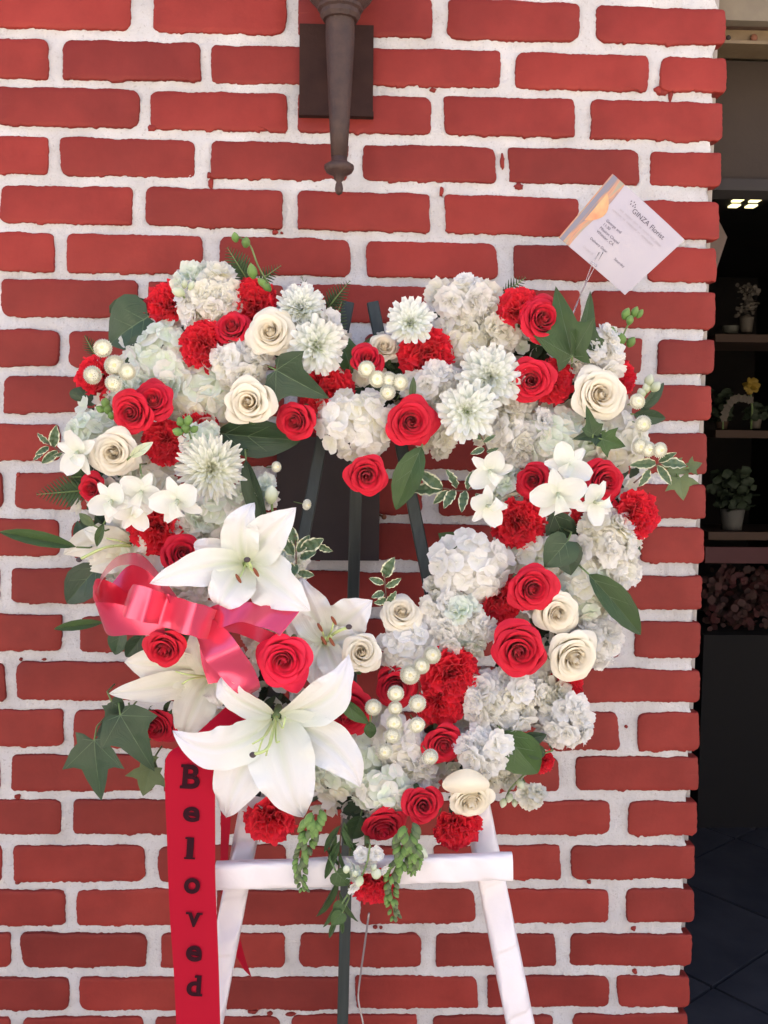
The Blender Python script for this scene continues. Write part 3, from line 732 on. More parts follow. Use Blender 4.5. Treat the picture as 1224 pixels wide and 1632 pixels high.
def rose_tpl(seed, mat, mat_in, openness=1.0, n=22, calyx=True):
    rg = random.Random(seed); t = Tpl()
    for i in range(n):
        k = i/(n-1); th = i*2.39996+rg.uniform(-.22, .22)
        Rr = .05+.60*k**.92*openness; H = 1.02-.50*k**1.25
        a = (2.2-1.25*k**.8)*rg.uniform(.92, 1.1)
        roll = (0 if k < .16 else .05+.20*(k-.16)**.8*openness)*rg.uniform(.8, 1.25); drop = (0 if k < .16 else .03+.20*k**1.6)*rg.uniform(.7, 1.2)
        lean = max(0, .36-k)*2.1
        ph = rg.uniform(0, 9); pt = rg.uniform(.3, 1.0)*k; spir = .075-.03*k; dz = rg.uniform(-.03, .03)
        def f(u, v, Rr=Rr, H=H, a=a, roll=roll, drop=drop, lean=lean, ph=ph, pt=pt, spir=spir, th=th, k=k, dz=dz):
            top = 1-.20*abs(u)**2.6-.04*u*u; e = v*top; fi = th+u*a
            wall = min(1, e/.72); r = Rr*(.18+.82*math.sin(wall*pi/2)**.62)
            z = H*(e if e < .72 else .72+(e-.72)*.75)+dz
            r *= 1-lean*max(0, e-.45)**1.2*1.1
            if e > .68:
                q = (e-.68)/.32; r += roll*q**1.5*(1+.35*pt*max(0, 1-abs(u)*2.5)); z -= drop*q**2.4
            r += spir*u*(.5+.5*e)
            wob = .045*noise.noise(Vector((u*1.6+ph, v*1.8, ph)))*(.2+k)
            r += wob + .022*k*math.sin(u*6+ph)*v**4; z += wob*1.2+.018*k*math.sin(u*9+ph*2)*v**5
            return (r*math.cos(fi), r*math.sin(fi), z)
        mb = MB(); mb.grid(f, 14, 12)
        t.add('petal', mb.mesh('petal', mat_in if k < .42 else mat))
    mb = MB()
    for i in range(5):
        an = i*1.257+rg.uniform(-.2, .2); mm = Matrix.Rotation(an, 4, 'Z')
        mb.grid(lambda u, v: (.18+.5*math.sin(v*1.9), u*.10*math.sin(pi*(v*.85+.12)), -.02+.28*v-.55*v**3), 3, 6, M=mm)
    mb.ball((0, 0, -.06), .17, 8, 5)
    t.add('calyx', mb.mesh('calyx', M['leaf_mid'])); t.add('stem', stem_mesh(.9, .06, -.15))
    return t

def carnation_tpl(seed, mat, n=40):
    rg = random.Random(seed); t = Tpl(); ms = []
    for q in range(7):
        ph = rg.uniform(0, 20); am = rg.uniform(.8, 1.3)
        def f(u, v, ph=ph, am=am):
            L = 1-.07*abs(math.sin(u*11+ph))-.05*abs(math.sin(u*23+ph*2))-.16*u*u
            s = v*L; w = .05+.56*v**1.3
            z = am*(.15*v**2*math.sin(u*4.6+ph)+.06*v**3*math.sin(u*10+ph*1.7))
            return (u*w+.03*math.sin(v*5+ph), s, z+.10*v*v)
        mb = MB(); mb.grid(f, 18, 7); ms.append(mb.mesh('petal', mat))
    for i in range(n):
        k = (i+.5)/n; th = i*2.4+rg.uniform(-.2, .2)
        tilt = R(8+74*k**.75+rg.uniform(-7, 7)); L = (.72+.26*k)*rg.uniform(.92, 1.06)
        m = Matrix.Translation((0, 0, .06)) @ Matrix.Rotation(th, 4, 'Z') @ Matrix.Rotation(pi/2-tilt, 4, 'X') @ Matrix.Rotation(rg.uniform(-.5, .5), 4, 'Y') @ Matrix.Scale(L, 4)
        t.add('petal', rg.choice(ms), m)
    mb = MB(); mb.lathe([(.05, -.75), (.13, -.68), (.16, -.2), (.20, .04), (.12, .06)], 10); t.add('calyx', mb.mesh('calyx', M['leaf_mid'])); t.add('stem', stem_mesh(.5, .05, -.7))
    return t

def mum_tpl(seed, kind, mat):
    rg = random.Random(seed); t = Tpl(); ms = []
    pointed = kind == 'dense'
    for q in range(4):
        cu = rg.uniform(.5, 1.1); ph = rg.uniform(0, 9)
        def f(u, v, cu=cu, ph=ph):
            w = (.10 if pointed else .155)*(math.sin(pi*min(1, v*.80+.10))**.65 if not pointed else math.sin(pi*(v*.86+.12))**.6)
            return (u*w, v, cu*.5*w*u*u*1.6+.16*v*v*(1 if pointed else .7)+.02*math.sin(5*v+ph))
        mb = MB(); mb.grid(f, 4, 7); ms.append(mb.mesh('petal', mat))
    if kind == 'daisy': rings = [(19, 1.0, 86), (19, .95, 78), (18, .84, 68), (16, .68, 56), (13, .50, 42), (9, .36, 26)]
    elif kind == 'half': rings = [(22, 1.0, 84), (22, .95, 75), (20, .87, 66), (18, .77, 56), (16, .65, 46), (13, .5, 35), (9, .38, 22)]
    else: rings = [(24, .98, 88), (24, .95, 80), (24, .92, 72), (22, .88, 64), (20, .82, 55), (18, .74, 46), (15, .64, 36), (12, .54, 26), (8, .44, 15)]
    for ri, (n, L, tl) in enumerate(rings):
        for i in range(n):
            th = 2*pi*(i+rg.uniform(-.25, .25)+.5*(ri % 2))/n
            m = Matrix.Translation((0, 0, .05+.02*ri)) @ Matrix.Rotation(th, 4, 'Z') @ Matrix.Rotation(pi/2-R(tl+rg.uniform(-8, 7)), 4, 'X') @ Matrix.Rotation(rg.uniform(-.35, .35), 4, 'Y') @ Matrix.Scale(L*rg.uniform(.88, 1.06), 4)
            t.add('petal', rg.choice(ms), m)
    mb = MB()
    for i in range(60):
        r = .17*math.sqrt(i/60); th = i*2.4; h = .34 if kind != 'dense' else .3
        mm = Matrix.Translation((r*math.cos(th), r*math.sin(th), .10)) @ Matrix.Rotation(th, 4, 'Z') @ Matrix.Rotation(-.7*r/.17+pi/2, 4, 'X')
        mb.grid(lambda u, v: (u*.022*(1.1-v), v*h*rg.uniform(.95, 1.0), .02*v), 2, 3, M=mm)
    t.add('core', mb.mesh('core', M['mum_core'])); t.add('stem', stem_mesh(1.0, .04, .05))
    mb = MB(); mb.ball((0, 0, .03), .22, 10, 5, sc=(1, 1, .6)); t.add('calyx', mb.mesh('calyx', M['leaf_mid']))
    return t

def pom_tpl(seed, elong=1.0):
    rg = random.Random(seed); t = Tpl(); mb = MB(); N = 130
    for i in range(N):
        k = (i+.5)/N; th = i*2.39996; ph = math.acos(1-1.55*k)
        if ph < .30: continue
        d = Vector((math.sin(ph)*math.cos(th), math.sin(ph)*math.sin(th), math.cos(ph)*.58*elong))
        z = d.normalized(); tang = Vector((0, 0, 1)).cross(z).normalized(); upv = z.cross(tang)
        r = .86; w = .125*(.7+.5*k)
        def f(u, v): return d*r + tang*(u*w*math.sin(pi*(v*.75+.2))) + upv*((v-.6)*.27) + z*(.24*v-.14*u*u+.05*math.sin(pi*v))
        mb.grid(f, 2, 3)
    mb.ball((0, 0, 0), .74, 12, 8, sc=(1, 1, .55*elong))
    t.add('flower_head', mb.mesh('flower_head', M['pom']))
    mb = MB(); mb.ball((0, 0, .42*elong), .20, 10, 6, sc=(1, 1, .4))
    for i in range(26):
        r = .19*math.sqrt(i/26); th = i*2.4; mb.ball((r*math.cos(th), r*math.sin(th), (.49*elong-.1*r*r)), .04, 5, 4)
    t.add('core', mb.mesh('core', M['pom_core'])); t.add('stem', stem_mesh(2.6, .09, -.6))
    return t

def floret_mesh(seed, mat, kind):
    rg = random.Random(seed); mb = MB()
    if kind == 'hyd':
        n = 4
        for i in range(n):
            an = i*pi/2+rg.uniform(-.12, .12); ph = rg.uniform(0, 9); L = rg.uniform(.9, 1.08); tl = rg.uniform(.05, .38)
            def f(u, v): 
                w = .62*math.sin(pi*(v**.8*.72+.06))**.7
                return (u*w, v*L-.08*v*u*u, .05+tl*v*v*.6+.10*u*u*v+.06*math.sin(u*3+ph)*v)
            mb.grid(f, 5, 4, M=Matrix.Rotation(an, 4, 'Z'))
        mb.ball((0, 0, .07), .09, 6, 4)
    else:
        for ring, (n, L, tl) in enumerate([(5, 1.05, 76), (4, .85, 54), (3, .6, 24)]):
            for i in range(n):
                an = 2*pi*(i+.5*ring)/n+rg.uniform(-.3, .3); ph = rg.uniform(0, 9); l2 = L*rg.uniform(.85, 1.1)
                def f(u, v):
                    w = .56*math.sin(pi*(v**.75*.70+.05))**.7*(1 if ring < 2 else .8)
                    return (u*w, v*l2*(1-.08*abs(math.sin(u*5+ph))), .11*v*math.sin(u*3.2+ph)+.05*v*v*math.sin(u*7+ph)+.10*u*u*v)
                mb.grid(f, 7, 4, M=Matrix.Rotation(an, 4, 'Z') @ Matrix.Rotation(pi/2-R(tl+rg.uniform(-14, 14)), 4, 'X'))
    return mb.mesh('floret', mat)
FLO = {}
for kind, cols in (('hyd', ('white_fl', 'ivory_fl', 'mint_fl')), ('stock', ('white_fl', 'ivory_fl', 'mint_fl'))):
    for c in cols: FLO[kind, c] = [floret_mesh(31*q+len(c), M[c], kind) for q in range(4)]
def cluster(name, kind, cols, x, y, rx, ry, d, n, fr, label, cat, group, dome=.55, spikes=0):
    """a head of florets filling an ellipse of the picture, domed towards the viewer"""
    s = mpp(D(y)+d); c = px(x, y, D(y)+d)
    e = empty(name, c+Vector((0, .03, 0)), label, cat, group)
    rg = random.Random(int(x*7+y))
    for i in range(n):
        k = math.sqrt((i+.5)/n)*1.0; th = i*2.39996+rg.uniform(-.25, .25); k = min(1.08, k*(rg.uniform(.92, 1.05) if kind == 'hyd' else rg.uniform(.78, 1.14)))
        dx, dy = k*math.cos(th)*rx*s, k*math.sin(th)*ry*s
        h = dome*math.sqrt(max(0, 1-min(1, k)**2*.95))*(rx+ry)/2*s
        jz = .004 if kind == 'hyd' else .008
        P = c + Vector((dx, -h+dome*.5*rx*s+rg.uniform(-jz, jz), dy))
        nrm = Vector((math.cos(th)*k*.95+rg.uniform(-.3, .3), -1+.35*k, math.sin(th)*k*.95+rg.uniform(-.3, .3)))
        r = fr*s*rg.uniform(.82, 1.18)
        o = bpy.data.objects.new('floret', rg.choice(FLO[kind, rg.choice(cols)])); COL.objects.link(o); o.parent = e
        o.matrix_local = Matrix.Translation(P-e.location) @ frame(nrm, rg.uniform(0, 6)) @ Matrix.Scale(r, 4)
    mb = MB()
    for i in range(7):
        a = rg.uniform(0, 6.28); k = rg.uniform(.1, .7); mb.tube([c+Vector((math.cos(a)*k*rx*s, .004, math.sin(a)*k*ry*s)), c+Vector((0, .045, 0))], .0018, 5)
    mb.tube([c+Vector((0, .04, 0)), c+Vector((0, .075, 0))], .0035, 6)
    part('stem', mb, M['stem'], e)
    return e

def orchid_tpl(seed):
    rg = random.Random(seed); t = Tpl()
    def pet(L, W, an, tilt, curl, rnd):
        ph = rg.uniform(0, 9)
        def f(u, v):
            w = W*(math.sin(pi*(v**(.9 if rnd else .8)*.86+.07))**(.62 if rnd else .8))
            return (u*w, v*L, .03+curl*v*v+.12*u*u*W*2*v+.02*math.sin(4*u+ph))
        mb = MB(); mb.grid(f, 8, 8)
        t.add('petal', mb.mesh('petal', M['orchid']), Matrix.Rotation(an, 4, 'Z') @ Matrix.Rotation(tilt, 4, 'X'))
    pet(.92, .25, 0, .15, -.1, False); pet(.9, .25, 2.25, .1, -.12, False); pet(.9, .25, -2.25, .1, -.12, False)
    pet(1.0, .42, 1.25, .25, .05, True); pet(1.0, .42, -1.25, .25, .05, True)
    mb = MB(); mb.grid(lambda u, v: (u*(.12+.16*v), .05-.55*v, .22+.18*math.sin(v*2.4)+.30*u*u*(1-.5*v)), 8, 8)
    t.add('lip', mb.mesh('lip', M['orchid']))
    mb = MB(); mb.tube([(0, .05, .02), (0, .02, .16), (0, -.06, .27)], [.07, .08, .06], 8); t.add('column', mb.mesh('column', M['bud_pale'])); t.add('stem', stem_mesh(.8, .05, .0))
    return t

ROSE = [rose_tpl(11, M['red_rose'], M['red_rose']), rose_tpl(12, M['red_rose'], M['red_rose'], .86, 20), rose_tpl(13, M['red_rose'], M['red_rose'], 1.08, 24), rose_tpl(15, M['red_rose'], M['red_rose'], .95, 18), rose_tpl(16, M['red_rose'], M['red_rose'], .78, 17), rose_tpl(17, M['red_rose'], M['red_rose'], 1.02, 27)]
ROSEH = [rose_tpl(14, M['red_rose_hot'], M['red_rose_hot'], 1.0, 24)]
CREAM = [rose_tpl(21, M['cream'], M['cream_in'], 1.0, 26), rose_tpl(22, M['cream'], M['cream_in'], .85, 22), rose_tpl(23, M['cream'], M['cream_in'], 1.05, 26), rose_tpl(24, M['cream'], M['cream_in'], .9, 20), rose_tpl(25, M['cream'], M['cream_in'], 1.0, 30), rose_tpl(26, M['cream'], M['cream_in'], .8, 24)]
CARN = [carnation_tpl(31, M['carn']), carnation_tpl(32, M['carn'], 34), carnation_tpl(33, M['carn'], 46)]
MUM = {'daisy': mum_tpl(41, 'daisy', M['mum']), 'half': mum_tpl(42, 'half', M['mum']), 'dense': mum_tpl(43, 'dense', M['ivory_mum'])}
POM = [pom_tpl(51), pom_tpl(52, 1.15)]
ORCH = [orchid_tpl(61), orchid_tpl(62)]

# ------------------------------------------------------------------ heart-shaped foam ring
HEART = [(590,640),(520,575),(430,525),(330,530),(235,590),(180,680),(170,770),(205,860),(275,955),(350,1045),(430,1130),(510,1205),(580,1265),(650,1225),(740,1150),(830,1070),(905,985),(950,890),(965,780),(950,680),(895,590),(815,535),(730,540),(650,590)]
ring = catmull([px(x, y, D(y)-.045) for x, y in HEART]+[px(590, 640, D(640)-.045)], 150)
mb = MB(); mb.tube(ring, .026, 12)
fr = thing('heart_frame', px(590, 1275, .27), 'moss green heart shaped foam ring that carries the flowers', 'wreath frame')
part('foam', mb, M['moss'], fr)
mb = MB(); mb.tube([p+Vector((0, .027, 0)) for p in ring], .0025, 6); part('wire_ring', mb, M['wire'], fr)
mb = MB()
for _ in range(900):
    p = ring[rng.randrange(len(ring))]; a = rng.uniform(0, 6.28); k = rng.uniform(0, .040)
    q = p+Vector((k*math.cos(a), -rng.uniform(.005, .035), k*math.sin(a)))
    L = rng.uniform(.018, .035); w_ = L*.22
    mm = Matrix.Translation(q) @ frame(Vector((rng.uniform(-.8, .8), -1, rng.uniform(-.8, .8))), rng.uniform(0, 6.28))
    mb.grid(lambda u, v: (u*w_*math.sin(pi*(v*.9+.05)), (v-.3)*L, -.2*L*v*v+.15*w_*u*u), 2, 4, M=mm)
tag(obj('filler_foliage', mb.mesh('filler_foliage', M['leaf_dark'])), 'dark green filler leaves packed between the flowers of the heart', 'foliage', kind='stuff')

mb = MB(); rg = random.Random(99)
for q in range(620):
    p = ring[rg.randrange(len(ring))]; a = rg.uniform(0, 6.28); k = .052*math.sqrt(rg.random())
    P = p+Vector((k*math.cos(a), -rg.uniform(.03, .052)+k*.45, k*math.sin(a)))
    fm = frame(Vector((math.cos(a)*k*14+rg.uniform(-.5, .5), -1, math.sin(a)*k*14+rg.uniform(-.5, .5))), rg.uniform(0, 6.28)); r = rg.uniform(.009, .0135); mi = rg.choice((0, 1, 1, 2))
    for i in range(4):
        tl = rg.uniform(.05, .5); ph = rg.uniform(0, 6)
        mb.grid(lambda u, v: (u*.6*math.sin(pi*(v**.8*.72+.06))**.7*r, v*r, (.05+tl*v*v+.12*u*u*v+.08*math.sin(u*3+ph)*v)*r), 3, 3, mi=mi, M=Matrix.Translation(P) @ fm @ Matrix.Rotation(i*pi/2+rg.uniform(-.2, .2), 4, 'Z'))
tag(obj('filler_blossoms', mb.mesh('filler_blossoms', [M['white_fl'], M['ivory_fl'], M['mint_fl']])), 'small white and ivory blossoms packed densely between the large flowers of the heart', 'blossoms', kind='stuff')

# ------------------------------------------------------------------ flowers
def put(tpl, name, x, y, r, tx, ty, off, label, cat, group, face=.8, spin=None):
    d = D(y)+off; s = mpp(d)*r; ax = Vector((tx, -1, -ty)).normalized()
    P = px(x, y, d) - ax*(face*s)
    return place(tpl, name, P, ax, rng.uniform(0, 6.28) if spin is None else spin, s, label, cat, group)
G_RR = 'red roses in the heart'
ROSES = [
 (368,520,37,-.1,-.35,.03,1,0,'red rose tipped upward left of the pale peach rose on the upper left lobe'),
 (208,658,40,-.15,.1,.045,0,0,'left one of the two touching red roses on the left lobe, above the ivory rose'),
 (243,638,37,.05,-.3,.035,2,0,'red rose tipped upward behind the left lobe rose, second of a touching pair'),
 (470,672,38,-.35,.15,.03,0,0,'red rose tilted left, right below the large cream rose with the peach heart'),
 (655,672,45,.05,.02,.05,2,0,'open red rose right of the white hydrangea at the inner notch of the heart'),
 (585,758,42,0,.15,.045,0,0,'lowest red rose of the notch, hanging in front of the dark cover box'),
 (866,508,45,.1,-.1,.04,0,0,'red rose left of the big upright ivy leaf at the top right'),
 (846,606,42,-.15,.1,.05,2,0,'red rose in the right lobe right of the two white daisy chrysanthemums'),
 (850,766,38,-.45,.05,.03,1,0,'dark red rose facing left behind the white orchids on the right side'),
 (966,768,42,.3,.05,.03,0,0,'red rose half hidden right behind the white orchids'),
 (850,938,44,.05,-.05,.055,2,0,'upper one of two large red roses on the lower right side'),
 (828,1038,53,-.1,.05,.055,0,0,'lower and larger one of two large red roses on the lower right side'),
 (262,1036,44,-.1,.25,.095,1,0,'red rose hanging under the left end of the satin bow'),
 (292,882,40,.35,-.25,.035,0,0,'red rose tilted right above the bow and left of the upper lily'),
 (552,1138,50,-.05,.25,.045,2,0,'deep red rose between the lower lily petal and the button pompoms'),
 (708,1188,40,.1,.05,.03,0,0,'red rose below the big double carnation and left of the white stock flowers'),
 (675,1284,46,0,-.25,.05,1,0,'red rose directly left of the drooping cream rose at the bottom right'),
 (612,1320,42,.15,.45,.03,0,0,'red rose pointing down at the tip of the heart above the white crossbar ribbon'),
 (248,1158,42,-.35,.25,.02,1,0,'shaded dark red rose behind the large ivy leaves at the lower left'),
 (585,572,38,.05,-.25,.03,1,0,'red rose at the top of the notch left of the cream bud'),
 (632,1096,42,0,.1,.02,0,0,'red rose behind the string of button pompoms'),
 (146,780,32,-.2,0,.01,1,0,'small red rose behind the large round orchid petal at the left edge')]
for x, y, r, tx, ty, off, v, hot, lab in ROSES:
    put(ROSE[(v+3*(int(x) % 2)) % 6], 'red_rose', x, y, r*1.08, tx, ty, off, lab, 'rose', G_RR, face=.55)
put(ROSEH[0], 'red_rose', 452, 1054, 57, 0, .02, .085, 'largest bright red rose, right of the satin bow and above the lower lily', 'rose', G_RR, face=.55)
G_CR = 'cream roses in the heart'
for x, y, r, tx, ty, off, v, lab in [
 (396,641,51,-.05,.05,.055,0,'large round cream rose with a peach heart left of the dark ivy leaf'),
 (430,529,46,-.1,-.1,.045,1,'pale peach rose on the upper left lobe between red rose and chrysanthemums'),
 (180,722,46,.05,.0,.045,0,'ivory rose on the left lobe below the two touching red roses'),
 (576,1040,46,-.02,-.35,.05,1,'cream rose standing upright right of the small lily'),
 (957,628,50,.05,-.05,.045,2,'ivory rose on the right lobe left of the row of button pompoms'),
 (890,978,44,.05,.05,.04,0,'cream rose right of the two large red roses'),
 (916,1048,50,.15,.15,.04,2,'broad cream rose at the lower right edge beside the brick wall'),
 (752,1276,46,.15,.35,.05,0,'drooping cream rose with a folded petal at the bottom right of the heart'),
 (612,552,34,.1,-.3,.01,1,'small cream bud rose at the very top of the notch'),
 (640,975,38,0,-.6,.03,1,'white rose seen from the side with upright pointed petals above the white hydrangea')]:
    put(CREAM[(v+3*(int(y) % 2)) % 6], 'cream_rose', x, y, r*1.05, tx, ty, off, lab, 'rose', G_CR, face=.55)
G_CA = 'red carnations in the heart'
for x, y, r, tx, ty, off, v, lab in [
 (258,474,38,-.25,-.45,.0,0,'red carnation at the upper left corner of the heart beside a green bud'),
 (402,472,42,.05,-.3,.02,2,'red carnation at the top of the left lobe below the arching orchid buds'),
 (325,550,42,0,.05,.03,0,'red carnation in the left lobe with a smooth lower petal, above white hydrangea'),
 (148,604,40,-.2,.05,.0,1,'red carnation behind the button pompoms at the left edge'),
 (262,708,38,.05,.15,.02,0,'red carnation left of the dense white chrysanthemum'),
 (318,676,34,.2,-.2,.01,1,'red carnation behind the green buds under the cream rose'),
 (684,562,46,.05,.0,.03,2,'red carnation under the white daisy chrysanthemum at the top of the right lobe'),
 (526,618,42,.15,-.1,.02,0,'red carnation right of the dark ivy leaf tip'),
 (508,656,36,-.1,.2,.02,1,'red carnation left of the white hydrangea in the notch'),
 (826,484,36,-.15,-.3,.035,1,'red carnation at the top edge of the right lobe beside a fern tip'),
 (888,606,38,.25,0,.03,0,'red carnation squeezed between red rose and ivory rose on the right lobe'),
 (994,600,32,.3,-.1,.0,1,'small pinkish red carnation above the upper right pompoms'),
 (826,838,46,-.1,.1,.02,2,'red carnation on the right side above the white hydrangea'),
 (1020,824,42,.2,.05,.03,0,'bright red carnation at the right outer edge of the heart'),
 (242,846,44,-.05,.05,.025,0,'red carnation below the orchids and above the satin bow'),
 (796,962,42,-.1,.1,.02,0,'red carnation left of the two large red roses'),
 (722,1078,50,.05,-.05,.04,2,'upper carnation of the tall red mass right of the pompoms'),
 (702,1130,42,0,.2,.025,0,'lower carnation of the tall red mass right of the pompoms'),
 (428,1322,44,-.05,.35,.035,1,'red carnation hanging below the lower lily in front of the left easel leg'),
 (594,1424,36,0,.4,.062,2,'lowest red carnation hanging below the white crossbar ribbon'),
 (732,1332,42,.1,.4,.03,0,'red carnation under the drooping cream rose beside the right easel leg'),
 (906,1098,32,.1,.4,.0,1,'small red carnation under the broad cream rose at the lower right'),
 (872,1216,22,.5,.0,.0,1,'small red carnation bud at the lower right beside broad green leaves'),
 (938,826,32,.1,.2,.01,1,'red carnation in shade under the right orchids')]:
    put(CARN[v], 'red_carnation', x, y, r*1.13, tx, ty, off, lab, 'carnation', G_CA, face=.7)
G_MU = 'white chrysanthemums in the heart'
for x, y, r, tx, ty, off, v, lab in [
 (480,488,43,.1,-.45,.03,'half','white chrysanthemum facing up at the top of the left lobe'),
 (508,552,50,.45,.2,.045,'daisy','white chrysanthemum facing right with long petals beside the peach rose'),
 (654,512,42,-.1,-.25,.045,'daisy','white daisy chrysanthemum at the top left of the right lobe with one drooping petal'),
 (782,600,56,.0,-.1,.05,'half','large white chrysanthemum with green heart, upper of the two in the right lobe'),
 (745,656,52,-.05,.05,.06,'daisy','white chrysanthemum with bright green heart, lower of the two in the right lobe'),
 (336,748,60,-.02,-.05,.055,'dense','densest ivory white chrysanthemum of many pointed petals above the upper lily')]:
    put(MUM[v], 'white_chrysanthemum', x, y, r, tx, ty, off, lab, 'chrysanthemum', G_MU, face=.3)
G_PO = 'cream button pompoms'
POMS = [(162,553,15,0,-.2,'topmost button pompom at the left edge of the heart'),(145,598,15,-.1,.1,'leftmost button pompom in front of the red carnation'),(182,582,17,.1,0,'largest button pompom of the left group, in its middle'),(203,592,14,.3,0,'right hand button pompom of the left group, touching the largest'),(179,613,14,-.1,.4,'lowest button pompom of the left group'),
 (583,588,14,-.2,.0,'leftmost button pompom of the short row in the notch'),(601,604,14,-.1,0,'second button pompom from the left in the notch row'),(620,606,14,0,0,'third button pompom from the left in the notch row'),(638,609,14,.1,0,'rightmost button pompom of the notch row'),(618,627,13,0,.3,'button pompom hanging below the notch row'),
 (1018,639,13,.1,-.1,'topmost button pompom at the right edge of the heart'),(1027,676,14,.1,.1,'second button pompom from the top at the right edge'),(1022,712,14,-.1,.1,'left one of the three lowest button pompoms at the right edge'),(1036,717,13,.2,.1,'middle one of the three lowest button pompoms at the right edge'),(1055,718,13,.3,.1,'right one of the three lowest button pompoms at the right edge'),
 (595,1129,14,0,0,'button pompom alone at the left of the long pompom string'),(631,1107,14,0,0,'button pompom in the string directly below the uppermost cluster'),(654,1076,17,0,-.1,'big round button pompom in the upper part of the long string'),(630,1130,12,0,0,'yellowish small button pompom in the middle of the string'),(667,1123,15,.2,0,'button pompom on the right of the string against the red carnation'),(628,1154,14,-.1,0,'button pompom in the string below the yellowish one'),(666,1158,14,.2,.1,'button pompom on the right of the string, second against the carnation'),(625,1175,14,-.1,.1,'button pompom second from the lower end of the string'),(613,1200,14,-.1,.1,'button pompom at the lower end of the string on the hydrangea'),(687,1209,14,.2,.1,'button pompom above the bottom red rose, lowest on the right'),
 (690,1044,15,.1,-.2,'button pompom nestling in the white stock above the string'),(672,1062,14,0,-.1,'button pompom at the head of the string under the white stock'),
 (443,744,9,.9,-.1,'tiny ivory button pompom seen from the side before the dark cover box'),(492,805,9,1.3,.2,'thin ivory button pompom seen edge on before the left easel leg')]
for x, y, r, tx, ty, lab in POMS:
    put(POM[rng.randrange(2)], 'button_pompom', x, y, r*.95, tx, ty, .075 if x not in (443, 492) else .02, lab, 'pompom', G_PO, face=.5)
G_H, G_S = 'white hydrangea heads', 'white stock flowers'
W_, Iv, Mi = 'white_fl', 'ivory_fl', 'mint_fl'
HY = [
 (262,575,52,52,(Mi, Mi, W_),.0,30,15,'mint white hydrangea between the left pompoms and the red carnation'),
 (325,630,62,48,(Iv, Iv, Mi),.0,32,17,'ivory hydrangea left of the large cream rose'),
 (146,694,36,36,(Mi,),.0,18,14,'small mint hydrangea at the left edge above the ivory rose'),
 (570,676,60,50,(W_, W_, Iv),.025,42,15,'white hydrangea hanging in the notch left of the open red rose'),
 (735,548,48,42,(Iv, Iv, W_),.0,26,15,'ivory hydrangea above the two daisy chrysanthemums'),
 (898,700,74,42,(Mi, Mi, Iv),.015,40,16,'mint hydrangea below the ivory rose on the right lobe'),
 (752,905,58,50,(W_,),.03,40,16,'large white hydrangea at the inner right side of the heart'),
 (866,892,56,40,(Mi, Iv),.0,28,15,'mint hydrangea behind the upper large red rose'),
 (934,945,46,50,(Iv, Iv, Mi),.01,30,15,'ivory hydrangea right of the upper large red rose'),
 (548,1222,66,52,(Mi, Mi, Iv),.015,46,16,'mint hydrangea under the right petals of the lower lily'),
 (612,1262,44,36,(W_, Mi),.03,24,15,'white hydrangea at the bottom between the lily and the red rose'),
 (632,1190,36,42,(Iv, W_),.015,20,18,'ivory hydrangea under the lower end of the pompom string'),
 (655,1035,50,40,(W_,),.025,32,14,'white hydrangea left of the button pompom string'),
 (345,822,48,40,(Mi, W_),.0,24,15,'greenish white hydrangea below the dense chrysanthemum'),
 (828,640,60,46,(Iv,),-.015,28,15,'ivory hydrangea in shade below the right lobe red rose'),
 (990,700,40,44,(Iv, W_),-.005,20,15,'pale hydrangea behind the right edge pompoms'),
 (235,755,44,34,(Iv, Mi),-.015,18,15,'ivory hydrangea in shade between ivory rose and dense chrysanthemum'),
 (600,1165,40,44,(Mi, Iv),-.02,18,15,'mint hydrangea in shade behind the lower pompoms'),
 (870,1075,50,40,(Iv, W_),-.015,20,15,'ivory hydrangea behind the lower large red rose and cream rose')]
for x, y, rx, ry, cols, off, n, frd, lab in HY:
    cluster('hydrangea', 'hyd', cols, x, y, rx*1.05, ry*1.05, off, int(n*1.1), frd*1.08, lab, 'hydrangea', G_H)
